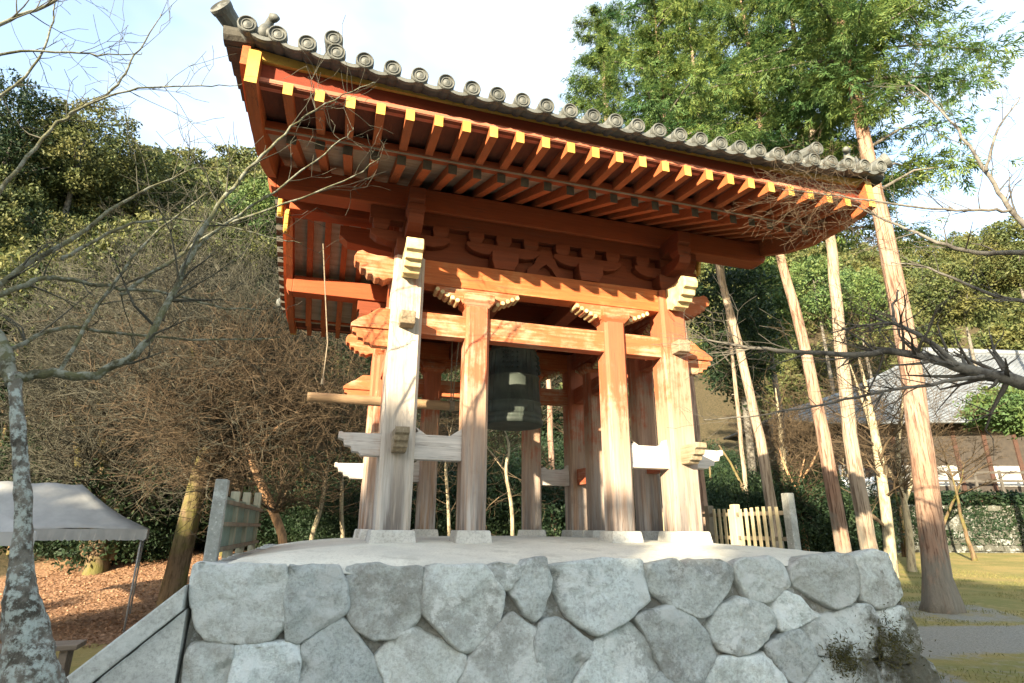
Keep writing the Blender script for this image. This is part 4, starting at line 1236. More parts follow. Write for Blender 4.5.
def bare_tree_mesh(seed, h, r, flat=0.45, lean=(0, 0), stems=1, depth=4, rmin=0.006, spread=1.0):
    rnd = random.Random(seed)
    S = []; T = MB()
    for s in range(stems):
        a = rnd.uniform(0, 6.28)
        p = Vector((0.12 * s * math.cos(a), 0.12 * s * math.sin(a), -0.25))
        d = Vector((lean[0] + rnd.gauss(0, 0.16) * (stems > 1), lean[1] + rnd.gauss(0, 0.16) * (stems > 1), 1)).normalized()
        pts = [p]; n = 9
        k0 = rnd.uniform(0, 6.28)
        for i in range(n):
            d = (d + Vector((rnd.gauss(0, 0.11), rnd.gauss(0, 0.11), 0.05))).normalized()
            p = p + d * (h * 0.85 / n); pts.append(p)
            if i >= 5:
                for _ in range(1 if i % 2 and i < 7 else 2):
                    k0 += 2.4 + rnd.gauss(0, .3)
                    nd = (Vector((math.cos(k0), math.sin(k0), 0)) * spread + d * rnd.uniform(.45, 1.0)).normalized()
                    bough(rnd, S, p, nd, h * rnd.uniform(0.34, 0.52) * (1.15 - .06 * i), r * (0.66 - 0.045 * i), 3, rmin, flat * .6)
        rs = [r * (1.35 if i == 0 else 1 - 0.098 * i) for i in range(len(pts))]
        T.tube(pts, rs, 9)
    return T, segs_to_mesh(S)
protos = {}
def bare_tree(key, loc, rz, s, label, group, cat='bare tree', barkm='pale_bark', twigm='twig_grey', **kw):
    k_ = (key, barkm, twigm)
    if k_ not in protos:
        T, (V, F) = bare_tree_mesh(key, kw.get('h', 6), kw.get('r', 0.13), kw.get('flat', 0.45), kw.get('lean', (0, 0)), kw.get('stems', 1), kw.get('depth', 4), kw.get('rmin', 0.006), kw.get('spread', 1.0))
        root = empty('bare_tree')
        T.build('trunk', M[barkm], root, smooth=True)
        np_obj('crown', V, F, M[twigm], root)
        protos[k_] = root
        o = root
    else: o = copy_tree(protos[k_])
    o.location = loc; o.rotation_euler = (0, 0, rz); o.scale = (s, s, s)
    tag(o, label, cat, group)
    return o
ever = {}
def evergreen(key, loc, rz, s, label, group=None, mat='leaf_broad', rx=2.6, rz_=3.0, h=6.0, nclump=420, per=26, leaf=0.11, clump_r=0.45, name='evergreen_tree', barkm='dark_branch', shell=0.5, cat='evergreen tree'):
    k_ = (key, mat, rx, rz_, h)
    if k_ not in ever:
        root = empty(name)
        V, F = crown(key, rx, rz_, nclump, per, leaf, clump_r, 0.1, shell)
        V = V + np.array([0, 0, h])
        T = MB(); rnd = random.Random(key)
        top = h + rz_ * 0.5
        T.tube([(0, 0, -0.4), (0.05, 0, 0.6), (rnd.uniform(-.2, .2), rnd.uniform(-.2, .2), h * 0.5), (0, 0, top)], [0.30, 0.22, 0.17, 0.05], 9)
        for _ in range(7):
            a = rnd.uniform(0, 6.28); z = rnd.uniform(max(0.6, h - rz_ * 0.7), h + rz_ * 0.3)
            T.tube([(0, 0, z), (rx * .4 * math.cos(a), rx * .4 * math.sin(a), z + 0.5), (rx * .8 * math.cos(a), rx * .8 * math.sin(a), z + 0.9)], [0.08, 0.05, 0.015], 6)
        T.build('trunk', M[barkm], root, smooth=True)
        np_obj('crown', V, F, M[mat], root)
        ever[k_] = root; o = root
    else: o = copy_tree(ever[k_])
    o.location = loc; o.rotation_euler = (0, 0, rz); o.scale = (s, s, s)
    tag(o, label, cat, group)
    return o
def G(x, y): return Vector((x, y, gh(x, y)))
#TREES
# ------------------------------------------------------------------ tall cypresses on the right
def limb_path(pxs, ys):
    return [at_y(u, v, y) for (u, v), y in zip(pxs, ys)]
def cypress(px, y, rpx, label, mat, crown_z=None, crown_h=10, crown_r=2.6, seed=1, nsp=1500, flare=1.5, group='tall cypress trunks beside the tower', extra=(), name='cypress_tree'):
    pts = [at_y(u, v, y) for u, v in px]
    base = pts[0]; gz = gh(base.x, base.y)
    o = tag(empty(name, (base.x, base.y, gz)), label, 'cypress tree', group)
    rs = [r * 0.29 / FPX * (p.y * math.cos(PITCH) + (p.z - EYE) * math.sin(PITCH)) for r, p in zip(rpx, pts)]
    P = [p - Vector((base.x, base.y, gz)) for p in pts]
    if base.z > gz + 0.05: P = [Vector((P[0].x, P[0].y, -0.2))] + P; rs = [rs[0] * 1.15] + rs
    else: P[0].z = -0.2
    # continue the stem straight up to the tree top
    top = P[-1]; d = (P[-1] - P[-2]).normalized()
    if crown_z:
        H = crown_z + crown_h - gz
        q = top + Vector((0, 0, 1)) * max(1.0, (H - top.z)) * 0.5 + d * 0.3
        P += [q, Vector((q.x, q.y, max(H, top.z + 2)))]
        rs += [rs[-1] * 0.65, rs[-1] * 0.12]
    # resample with slight wobble and root flare
    n = 28; L_ = [0]
    for i in range(len(P) - 1): L_.append(L_[-1] + (P[i + 1] - P[i]).length)
    rnd = random.Random(seed)
    PP = []; RR = []
    for k in range(n + 1):
        s = L_[-1] * (k / n) ** 1.25
        i = max(j for j in range(len(P) - 1) if L_[j] <= s + 1e-9)
        t = (s - L_[i]) / max(1e-9, L_[i + 1] - L_[i])
        PP.append(P[i].lerp(P[i + 1], t) + Vector((rnd.gauss(0, .012), rnd.gauss(0, .012), 0)))
        RR.append((rs[i] * (1 - t) + rs[i + 1] * t) * (1 + (flare - 1) * math.exp(-max(0, PP[-1].z) / 0.32)))
    T = MB(); ns = 26
    T.tube(PP, RR, ns)
    # fluted bark and buttress
    for q in range(len(T.v)):
        p = Vector(T.v[q]); k = q // ns
        if k <= n:
            c = PP[k]; a = math.atan2(p.y - c.y, p.x - c.x)
            am = 1 + 0.05 * math.sin(a * 5 + seed) * math.exp(-max(0, p.z) / 3) + 0.03 * mnoise.noise((math.cos(a) * 3, math.sin(a) * 3, p.z * 0.7 + seed)) + (0.16 * math.cos(a * 6 + seed * 2)) * math.exp(-max(0, p.z) / 0.25)
            T.v[q] = tuple(c + (p - c) * am)
    T.build('trunk', M[mat], o, smooth=True)
    rr = random.Random(seed + 5)
    for _ in range(4):
        stub = MB()
        k = rr.randint(9, 22); a = rr.uniform(0, 6.28); c = PP[k]
        dd = Vector((math.cos(a), math.sin(a), rr.uniform(-0.3, 0.3)))
        stub.tube([c + dd * RR[k] * 0.7, c + dd * (RR[k] + rr.uniform(0.05, 0.25))], [0.025, 0.012], 6)
        stub.build('broken_branch', M['dark_branch'], o)
    if crown_z:
        spray_crown(o, seed, PP, gz, crown_z - gz, crown_h, crown_r, nsp, extra)
    return o
def spray_crown(o, seed, PP, gz, z0, hh, rad, nsp, extra=()):
    """limbs with flattened, drooping sprays of scale foliage"""
    rs = np.random.RandomState(seed); rnd = random.Random(seed)
    B = MB()
    cen = []; dirs = []
    def axis(z):
        for i in range(len(PP) - 1):
            if PP[i].z <= z <= PP[i + 1].z: return PP[i].lerp(PP[i + 1], (z - PP[i].z) / max(1e-6, PP[i + 1].z - PP[i].z))
        return PP[-1] * 1.0
    nl = 56
    for k in range(nl):
        f = k / nl
        z = z0 + hh * f
        a = k * 2.4 + rnd.uniform(-.4, .4)
        ln = rad * (1 - f * 0.75) * rnd.uniform(0.6, 1.2)
        c = axis(z)
        pts = [c]
        d = Vector((math.cos(a), math.sin(a), 0.25))
        for q in range(5):
            d = (d + Vector((rnd.gauss(0, .12), rnd.gauss(0, .12), -0.08))).normalized()
            pts.append(pts[-1] + d * ln / 5)
        B.tube(pts, [0.05 * (1 - f * .5) * (1 - q / 6.5) for q in range(6)], 6)
        m = max(6, int(4.6 * nsp / nl * (0.5 + 0.9 * (1 - f))))
        for _ in range(m):
            t = rnd.uniform(0.22, 1.05) * 5; i = min(4, int(t))
            p = pts[i].lerp(pts[i + 1], t - i)
            off = Vector((rnd.gauss(0, .30), rnd.gauss(0, .30), rnd.gauss(-0.12, .16))) * (0.35 + 0.25 * ln)
            cen.append(p + off)
            dd = (d * 0.5 + off.normalized() * 0.8 + Vector((rnd.gauss(0, .3), rnd.gauss(0, .3), -0.30))).normalized()
            dirs.append(dd)
    for (u_, v_, y_, n_, sp) in extra:
        p = at_y(u_, v_, y_) - Vector(o.location)
        c = axis(max(0.5, p.z - 0.6))
        B.tube([c, c.lerp(p, .5) + Vector((0, 0, .25)), p], [.045, .028, .01], 6)
        for q in range(14):
            f_ = rnd.uniform(.45, 1); cen.append(c.lerp(p, f_) + Vector((rnd.gauss(0, .2), rnd.gauss(0, .2), .1))); dirs.append(((p - c).normalized() + Vector((0, 0, -.4))).normalized())
        for _ in range(n_):
            off = Vector((rnd.gauss(0, sp), rnd.gauss(0, sp), rnd.gauss(0, sp * .7)))
            cen.append(Vector(p) + off); dirs.append((off.normalized() + Vector((0, 0, -0.4))).normalized())
    B.build('limbs', M['dark_branch'], o, smooth=True)
    cen = np.array(cen); D = np.array(dirs); n = len(cen)
    side = np.cross(D, np.array([0, 0, 1.0]) + rs.normal(0, .45, (n, 3))); side /= np.linalg.norm(side, axis=1, keepdims=True)
    nrm = np.cross(D, side)
    sz = rs.uniform(0.085, 0.165, (n, 1))
    Vs = []
    # one spray = a fan of slim leaflets along a midrib, tips curling down
    for q, (t, s_, ang, l_) in enumerate([(0, 0, 0, .62), (.15, .22, .75, .48), (.15, -.22, -.75, .48), (.42, .30, .65, .50), (.42, -.30, -.65, .50), (.75, .24, .5, .42), (.75, -.24, -.5, .42), (1.0, .08, .2, .4), (1.0, -.1, -.25, .36), (.6, .55, .9, .32), (.6, -.55, -.9, .32), (.3, .48, 1.0, .30), (.3, -.48, -1.0, .30)]):
        jit = rs.normal(0, .16, (n, 1)); an = ang + jit
        ax = D * np.cos(an) + side * np.sin(an) + nrm * rs.normal(0, .22, (n, 1)) + np.array([0, 0, -0.12])
        bx = -D * np.sin(an) + side * np.cos(an) + nrm * rs.normal(0, .3, (n, 1))
        c = cen + (D * (t - .4) + side * s_) * sz * 1.6 + nrm * rs.normal(0, .10, (n, 1)) * sz
        V, _ = leaf_cards(c, ax * sz * l_ * 1.15, bx * sz * l_ * 0.30)
        Vs.append(V)
    V = np.concatenate(Vs, 0)
    F = np.arange(len(V)).reshape(-1, 4)
    np_obj('crown', V, F, M['leaf_hinoki'], o)

cypress([(945, 610), (926, 470), (905, 330), (888, 250), (868, 160)], 12.7, [42, 37, 32, 28, 22], 'thickest red-barked cypress with a flared mossy foot, standing nearest on the right lawn', 'hinoki_bark', 13.0, 10, 2.7, 11, 1700, 1.6, extra=[(845, 75, 12.1, 170, .5), (868, 105, 12.2, 90, .32), (832, 30, 12.2, 150, .5), (880, 40, 12.3, 150, .5), (945, 40, 13.5, 150, .55), (965, 75, 13, 110, .5), (985, 45, 13.2, 60, .35), (935, 120, 12.5, 120, .5), (955, 160, 12.4, 70, .35), (918, 165, 13.4, 60, .35), (905, 30, 13, 130, .6), (880, 90, 14, 110, .5)])
cypress([(874, 556), (852, 440), (838, 320), (829, 235)], 16.5, [27, 23, 19, 16], 'grey-brown cypress rising just behind the right corner stone of the platform', 'hinoki_grey', 10.6, 13, 3.0, 12, 1900, 1.3)
cypress([(848, 556), (828, 450), (806, 350), (779, 250)], 17.5, [25, 22, 18, 14], 'orange-barked cypress left of the grey-brown one behind the right corner stone', 'hinoki_bark', 11.5, 13, 3.2, 13, 1900, 1.3)
cypress([(777, 520), (762, 440), (741, 350), (716, 262)], 20, [19, 17, 14, 11], 'cypress trunk rising behind the wooden picket fence', 'hinoki_grey', 12.5, 13, 3.8, 14, 2600, 1.3)
cypress([(709, 530), (699, 450), (689, 365), (684, 330)], 14.5, [14, 13, 11, 9], 'slim orange trunk close behind the front right corner post of the tower', 'hinoki_bark', 10.8, 9, 2.2, 15, 900, 1.2)
cypress([(750, 510), (741, 430), (734, 365)], 23, [8, 7, 6], 'thinnest straight grey trunk, between the picket fence and the tower post', 'hinoki_grey', 14.5, 7, 2.4, 16, 900, 1.2)
cypress([(626, 500), (616, 320), (606, 150)], 24, [15, 13, 11], 'cypress hidden behind the tower posts with its crown above the middle of the roof', 'hinoki_grey', 15.0, 13, 3.9, 17, 2400, 1.2)
cypress([(556, 520), (552, 440), (549, 380), (546, 330)], 21, [11, 10, 9, 8], 'reddish trunk seen between the rear tower posts right of the bell', 'hinoki_bark', 9.5, 7, 2.2, 19, 700, 1.2)

# pale many-stemmed bare trees among them
def stem_tree(name, label, cat, stems, y, mat, twig='twig_grey', tw=14, seed=1, rmin=0.006, group=None, tl=1.0, depth=2, up=0.1):
    """tree whose stems follow given photo points at distance y; twigs grow from the upper stem"""
    b = at_y(*stems[0][0][0], y); gz = gh(b.x, b.y)
    o = tag(empty(name, (b.x, b.y, gz)), label, cat, group)
    O = Vector((b.x, b.y, gz)); T = MB(); S = []; rnd = random.Random(seed)
    for si, (px, rp) in enumerate(stems):
        pts = [at_y(u, v, y + 0.25 * si * math.sin(i * 0.9 + si)) - O for i, (u, v) in enumerate(px)]
        rs = [r * 0.37 / FPX * y for r in rp]
        if si == 0: pts = [Vector((pts[0].x, pts[0].y, min(-0.25, pts[0].z - 0.3)))] + pts; rs = [rs[0] * 1.25] + rs
        # smooth
        for _ in range(2):
            np_, nr = [pts[0]], [rs[0]]
            for i in range(len(pts) - 1):
                np_ += [pts[i].lerp(pts[i + 1], .25), pts[i].lerp(pts[i + 1], .75)]; nr += [rs[i] * .75 + rs[i + 1] * .25, rs[i] * .25 + rs[i + 1] * .75]
            np_.append(pts[-1]); nr.append(rs[-1]); pts, rs = np_, nr
        m_ = len(rs)
        rs = [r * (1 if i < m_ * .6 else 1 - .85 * (i - m_ * .6) / (m_ * .4)) for i, r in enumerate(rs)]
        T.tube(pts, rs, 12)
        for _ in range(tw):
            i = rnd.randint(int(len(pts) * (0.4 if si == 0 else 0.2)), len(pts) - 1)
            d = (pts[min(i + 1, len(pts) - 1)] - pts[i - 1]).normalized()
            sd = Vector((rnd.gauss(0, 1), rnd.gauss(0, 1), rnd.gauss(0.1, .5))).normalized()
            grow(rnd, S, pts[i], (sd + d * 0.5).normalized(), tl * rnd.uniform(0.6, 1.3), max(rmin, rs[i] * 0.4), depth, 0.45, up, 0.22, (2, 3), rmin)
    T.build('trunk', M[mat], o, smooth=True)
    if S:
        V, F = segs_to_mesh(S); np_obj('crown', V, F, M[twig], o)
    return o
stem_tree('bare_tree', 'pale bare tree with a leaning trunk between the two biggest cypresses', 'bare tree', [([(895, 572), (890, 520), (880, 450), (868, 390), (858, 350)], [15, 13, 12, 9, 6]), ([(883, 470), (872, 420), (850, 360)], [6, 5, 3])], 19.5, 'pale_bark', 'twig_tan', 22, 31, 0.006, 'bare trees on the right lawn', 1.5)
stem_tree('bare_tree', 'crooked pale bare tree with two stems left of the thickest cypress', 'bare tree', [([(914, 562), (911, 520), (902, 480), (898, 440), (905, 400), (900, 360)], [10, 8, 7, 6, 5, 3]), ([(906, 500), (916, 470), (912, 430), (918, 395)], [5, 4, 4, 2]), ([(905, 490), (888, 462), (870, 440)], [5, 4, 2])], 21.5, 'pale_bark', 'twig_tan', 20, 32, 0.006, 'bare trees on the right lawn', 1.4)
stem_tree('bare_tree', 'small crooked bare tree with a red-brown stem beside the grey fence post', 'bare tree', [([(808, 540), (803, 520), (798, 500), (800, 480), (806, 455)], [8, 7, 6, 4, 3]), ([(800, 490), (788, 468), (780, 445)], [4, 3, 2]), ([(801, 480), (815, 458), (822, 440)], [3, 3, 2])], 23, 'orange_bark', 'twig_tan', 22, 33, 0.006, 'bare trees on the right lawn', 1.3)
stem_tree('bare_tree', 'slim mottled bare tree between the fence and the orange-barked cypress', 'bare tree', [([(788, 500), (786, 470), (782, 430), (776, 385)], [9, 8, 7, 5])], 24, 'pale_bark', 'twig_tan', 22, 34, 0.006, 'bare trees on the right lawn', 1.6)
# ------------------------------------------------------------------ branches in the foreground
def branch_tree(name, label, trunk_px, trunk_r, y0, branches, barkm, branchm, twigm, seed, base=None, twig_len=0.35, tips=True):
    """tree near the camera: trunk along photo points, branches (points, radii px, distance range, twig count)"""
    if base is None:
        b = at_y(*trunk_px[0], y0); b = Vector((b.x, b.y, gh(b.x, b.y)))
    else: b = G(*base)
    o = tag(empty(name, b), label, 'tree')
    rnd = random.Random(seed)
    def path(px, ys, rp, seg=2):
        n = len(px)
        pts = [at_y(u, v, ys[0] + (ys[1] - ys[0]) * i / max(1, n - 1)) - b for i, (u, v) in enumerate(px)]
        rs = [r / FPX * (ys[0] + (ys[1] - ys[0]) * i / max(1, n - 1)) for i, r in enumerate(rp)]
        for _ in range(seg):
            a_, r_ = [pts[0]], [rs[0]]
            for i in range(len(pts) - 1):
                a_ += [pts[i].lerp(pts[i + 1], .25), pts[i].lerp(pts[i + 1], .75)]; r_ += [rs[i] * .75 + rs[i + 1] * .25, rs[i] * .25 + rs[i + 1] * .75]
            a_.append(pts[-1]); r_.append(rs[-1]); pts, rs = a_, r_
        return pts, rs
    if trunk_px:
        pts, rs = path(trunk_px, (y0, y0), trunk_r)
        if base is None: pts = [Vector((pts[0].x, pts[0].y, -0.3))] + pts; rs = [rs[0] * 1.3] + rs
        for _ in range(2):
            a_, r_ = [], []
            for i in range(len(pts) - 1): a_ += [pts[i], pts[i].lerp(pts[i + 1], .5)]; r_ += [rs[i], (rs[i] + rs[i + 1]) / 2]
            pts, rs = a_ + [pts[-1]], r_ + [rs[-1]]
        T = MB(); T.tube(pts, rs, 36)
        for q in range(len(T.v)):
            p = Vector(T.v[q]); c = pts[min(q // 36, len(pts) - 1)]
            T.v[q] = tuple(c + (p - c) * (1 + 0.20 * mnoise.fractal(p * 7 + Vector((seed, 0, 0)), 0.7, 2, 4)))
        T.build('trunk', M[barkm], o, smooth=True)
    S = []
    for px, rp, ys, nt in branches:
        pts, rs = path(px, ys, rp)
        pts = [p + Vector((rnd.gauss(0, .006), rnd.gauss(0, .006), rnd.gauss(0, .006))) for p in pts]
        mb = MB(); mb.tube(pts, rs, 9); mb.build('branch', M[branchm], o, smooth=True)
        for _ in range(nt):
            i = int(rnd.uniform(0.25, 1.0) * (len(pts) - 1))
            d = (pts[min(i + 1, len(pts) - 1)] - pts[max(0, i - 1)]).normalized()
            sd = Vector((rnd.gauss(0, 1), rnd.gauss(0, .6), rnd.gauss(0.1, .6))).normalized()
            grow(rnd, S, pts[i], (d * 0.8 + sd * 0.8).normalized(), twig_len * rnd.uniform(0.5, 1.5), max(0.003, rs[i] * 0.5), 1, 0.6, 0.05, 0.2, (1, 2), 0.0022)
    V, F = segs_to_mesh(S); np_obj('twigs', V, F, M[twigm], o)
    return o, S
lt, S_ = branch_tree('lichen_tree', 'lichen-crusted grey tree at the left edge with a long arching branch', [(38, 720), (32, 660), (22, 590), (26, 540), (24, 480), (18, 420), (14, 380)], [26, 20, 12, 7.5, 6.6, 6.2, 5.6], 3.1, [
    ([(14, 384), (48, 378), (90, 384), (132, 362), (158, 332), (187, 262), (213, 212), (243, 176), (270, 148), (300, 120), (336, 100), (372, 84)], [5.5, 4.8, 4.4, 4, 3.5, 2.9, 2.4, 1.9, 1.5, 1.1, .8, .4], (3.1, 4.0), 30),
    ([(14, 388), (2, 350), (-30, 300), (-60, 270)], [7, 6, 5, 4], (3.1, 3.2), 4),
    ([(-40, 250), (0, 194), (37, 146), (66, 119), (110, 98), (122, 75), (138, 50), (158, 18)], [3.2, 2.2, 1.9, 1.6, 1.4, 1.1, .8, .5], (3.3, 4.2), 12),
    ([(66, 119), (110, 99), (150, 90), (205, 90), (240, 88)], [1.3, 1.2, 1.0, .7, .4], (3.5, 4.0), 8),
    ([(-60, 330), (0, 290), (30, 268), (72, 244), (110, 214), (152, 188), (200, 170)], [4.5, 3.4, 2.8, 2.4, 1.9, 1.3, .6], (3.2, 4.2), 12),
    ([(-60, 320), (0, 304), (40, 282), (75, 286), (112, 292), (162, 296), (222, 312), (262, 312)], [4, 3.2, 2.6, 2.2, 1.9, 1.5, 1.0, .5], (3.2, 4.2), 10),
    ([(-30, 70), (10, 56), (60, 57), (100, 60), (140, 58)], [2, 1.6, 1.2, .9, .5], (3.4, 3.8), 10),
    ([(-20, 40), (20, 20), (50, 8), (90, -20)], [2.4, 2.0, 1.6, 1.2], (3.4, 3.8), 10),
    ([(-30, 120), (20, 88), (45, 50), (52, 10), (48, -20)], [1.8, 1.5, 1.2, .8, .5], (3.4, 3.8), 10),
    ([(-20, 380), (20, 350), (60, 330), (120, 338), (200, 345), (280, 340)], [3, 2.4, 2.0, 1.5, 1.0, .5], (3.3, 4.6), 10),
    ([(60, 265), (100, 240), (150, 222), (210, 224), (262, 240), (300, 246)], [2, 1.7, 1.4, 1.0, .7, .4], (3.6, 4.8), 9),
    ([(120, 300), (175, 262), (225, 225), (290, 205), (350, 180), (378, 160)], [2.2, 1.8, 1.4, 1.1, .8, .4], (3.8, 4.6), 9),
    ([(60, 380), (100, 300), (150, 240), (205, 195)], [2.2, 1.8, 1.3, .6], (3.3, 4.2), 8),
    ([(190, 258), (230, 222), (280, 190), (330, 150), (352, 130)], [1.6, 1.4, 1.1, .8, .4], (3.6, 4.2), 6),
    ], 'lichen_bark', 'branch_bark', 'twig_grey', 41, None, 0.34)
rt, S_ = branch_tree('overhanging_tree', 'tree out past the right edge reaching dark bare branches into view', None, None, 5, [
    ([(1160, 400), (1090, 396), (1024, 376), (985, 369), (940, 357), (900, 345), (860, 351), (800, 349), (745, 345), (700, 336)], [11, 9, 7, 6.2, 5.0, 3.8, 3.0, 2.2, 1.5, .7], (5.2, 5.8), 60),
    ([(958, 360), (935, 340), (910, 326), (893, 318), (866, 320), (830, 330)], [3, 2.4, 2.2, 2.0, 1.2, .6], (5.4, 5.6), 26),
    ([(985, 370), (940, 378), (890, 386), (840, 396), (780, 410), (705, 418)], [2.4, 1.8, 1.5, 1.2, .9, .5], (5.3, 5.8), 30),
    ([(893, 318), (892, 300), (898, 285)], [1.6, 1.2, .8], (5.4, 5.4), 2),
    ([(1120, 250), (1060, 240), (1000, 250), (960, 245), (920, 232), (880, 214), (850, 200)], [4, 3.4, 2.8, 2.2, 1.6, 1.1, .6], (5, 5.8), 12),
    ([(1140, 300), (1060, 250), (1016, 214), (1000, 190), (980, 162), (958, 128), (935, 100), (905, 78)], [5, 3.8, 2.8, 2.4, 2.0, 1.5, 1.1, .6], (5, 5.8), 16),
    ([(984, 166), (990, 135), (1002, 112), (1018, 92)], [1.8, 1.5, 1.1, .6], (5.3, 5.6), 6),
    ([(1010, 205), (985, 205), (950, 205), (905, 202), (865, 196), (820, 190), (780, 186)], [1.8, 1.6, 1.4, 1.2, 1.0, .8, .5], (5.2, 5.3), 10),
    ([(1100, 320), (1040, 300), (990, 290), (930, 262), (890, 258)], [3, 2.4, 1.8, 1.2, .6], (5, 5.6), 10),
    ], 'dark_branch', 'dark_branch', 'twig_dark', 42, (7.2, 5.6), 0.42)
# trunk of that tree, standing off to the right
b_ = Vector(rt.location)
mb = MB(); q0 = at_y(1160, 400, 5.2) - b_; q1 = at_y(1120, 250, 5) - b_; q2 = at_y(1140, 300, 5) - b_
mb.tube([(0, 0, -0.3), (-0.05, 0, 0.5), (-0.2, -0.1, 1.6), q0 * 0.5 + Vector((-0.2, 0, 1.2)), q0], [0.22, 0.16, 0.14, 0.11, 0.085], 14)
mb.tube([(-0.2, -0.1, 1.5), (0.0, -0.15, 2.6), (-0.1, -0.3, q2.z - 0.3), q2], [0.12, 0.10, 0.06, 0.045], 12)
mb.tube([(0.0, -0.15, 2.6), (0.1, -0.2, q1.z - 0.4), q1], [0.08, 0.06, 0.034], 10)
mb.build('trunk', M['dark_branch'], rt, smooth=True)
# withered twig bundle in front of the right eave corner
rnd = random.Random(8); S = []
c0 = at_y(820, 188, 5.3) - b_
for i in range(26):
    t = rnd.random()
    p = at_y(905 - 120 * t + rnd.gauss(0, 4), 202 - 14 * t + rnd.gauss(0, 6), 5.2 + 0.1 * rnd.random()) - b_
    grow(rnd, S, p, Vector((-1, rnd.gauss(0, .3), rnd.choice((-0.9, 0.05, 0.1)) + rnd.gauss(0, .2))).normalized(), rnd.uniform(.25, .55), 0.004, 2, .6, -0.02, .3, (2, 3), 0.0016)
V, F = segs_to_mesh(S); np_obj('withered_twigs', V, F, M['twig_tan'], rt)

# ------------------------------------------------------------------ trees of the left slope
stem_tree('leaning_tree', 'thick leaning mossy trunk rising from the brown leaf litter beside the stair', 'tree', [([(174, 602), (181, 570), (192, 520), (203, 475), (217, 430), (228, 395), (236, 350)], [29, 26, 25, 23, 20, 15, 10]), ([(207, 460), (205, 420), (196, 380), (190, 330)], [13, 11, 8, 5]), ([(222, 420), (245, 395), (262, 360)], [9, 7, 4])], 14.6, 'moss_bark', 'twig_grey', 26, 51, 0.005, None, 1.9, 3, 0.06)
stem_tree('bare_tree', 'orange-brown crooked trunk rising behind the stair-head fence', 'tree', [([(287, 545), (280, 525), (268, 498), (255, 470), (248, 448), (240, 425)], [11, 11, 12, 11, 8, 6]), ([(252, 462), (240, 455), (225, 440), (210, 425)], [7, 5, 4, 3]), ([(256, 468), (262, 445), (285, 425), (310, 405)], [6, 5, 4, 2])], 14.5, 'orange_bark', 'twig_tan', 26, 52, 0.005, None, 1.6, 3, 0.03)
stem_tree('bare_tree', 'pale twin-stemmed bare tree between the orange-brown trunk and the left tower post', 'tree', [([(313, 540), (322, 515), (326, 490), (330, 465), (338, 430)], [6, 6, 5, 4, 3]), ([(326, 490), (322, 462), (310, 440)], [4, 3, 2])], 16.5, 'pale_bark', 'twig_tan', 18, 53, 0.005, None, 1.4, 2, 0.05)
stem_tree('bare_tree', 'pale slim bare tree left of the front left tower post', 'tree', [([(346, 545), (343, 515), (344, 480), (340, 440), (346, 405)], [6, 5, 5, 4, 3])], 17, 'pale_bark', 'twig_tan', 18, 54, 0.005, None, 1.4, 2, 0.05)
stem_tree('broad_tree', 'dark multi-stemmed trunk cluster standing behind the white tent', 'tree', [([(100, 570), (104, 520), (108, 470), (102, 420), (96, 370)], [26, 20, 17, 13, 9]), ([(112, 565), (122, 500), (130, 450), (140, 400)], [15, 13, 10, 6]), ([(90, 565), (84, 500), (78, 440), (66, 390)], [15, 12, 9, 6])], 19, 'moss_bark', 'twig_grey', 26, 55, 0.006, None, 2.2, 3, 0.05)
stem_tree('bare_tree', 'slanting bare trunk between the tent and the leaning mossy trunk', 'tree', [([(138, 565), (146, 520), (156, 470), (172, 430), (176, 390)], [9, 8, 7, 6, 3]), ([(150, 500), (140, 470), (122, 440)], [6, 4, 2])], 20, 'pale_bark', 'twig_tan', 22, 56, 0.006, None, 2.0, 3, 0.05)
stem_tree('bare_tree', 'grey slanting trunk far left above the tent ridge', 'tree', [([(50, 565), (56, 500), (64, 450), (76, 405), (92, 350)], [13, 11, 9, 7, 4])], 21, 'dark_branch', 'twig_grey', 22, 57, 0.006, None, 2.2, 3, 0.05)
stem_tree('bare_tree', 'thin forked pale tree seen through the tower left of the bell', 'tree', [([(606, 545), (602, 510), (598, 470)], [5, 4, 3])], 20, 'pale_bark', 'twig_tan', 10, 58, 0.005, None, 1.2, 2, 0.05)
stem_tree('bare_tree', 'white-stemmed bare tree seen through the tower right below the bell', 'tree', [([(515, 540), (514, 505), (506, 470), (512, 445), (500, 420), (480, 400)], [5, 5, 4, 4, 3, 2]), ([(506, 470), (490, 450), (475, 430)], [3, 2, 1.5])], 15.5, 'pale_bark', 'twig_tan', 22, 59, 0.005, None, 1.3, 2, 0.05)
stem_tree('bare_tree', 'pale crooked bare tree seen between the front left posts of the tower', 'tree', [([(452, 545), (450, 500), (446, 460), (454, 420)], [5, 4, 4, 2])], 17, 'pale_bark', 'twig_tan', 20, 60, 0.005, None, 1.5, 2, 0.05)

# understory and bare woods behind, seen as one thicket
def merge(parts):
    Vs, Fs, n = [], [], 0
    for V, F in parts:
        Vs.append(V); Fs.append(F + n); n += len(V)
    return np.concatenate(Vs), np.concatenate(Fs)
def xf(V, loc, rz, s):
    c, s_ = math.cos(rz), math.sin(rz)
    Rm = np.array([[c, s_, 0], [-s_, c, 0], [0, 0, 1]])
    return (V * np.asarray(s)) @ Rm + np.array(loc)
rs = np.random.RandomState(77)
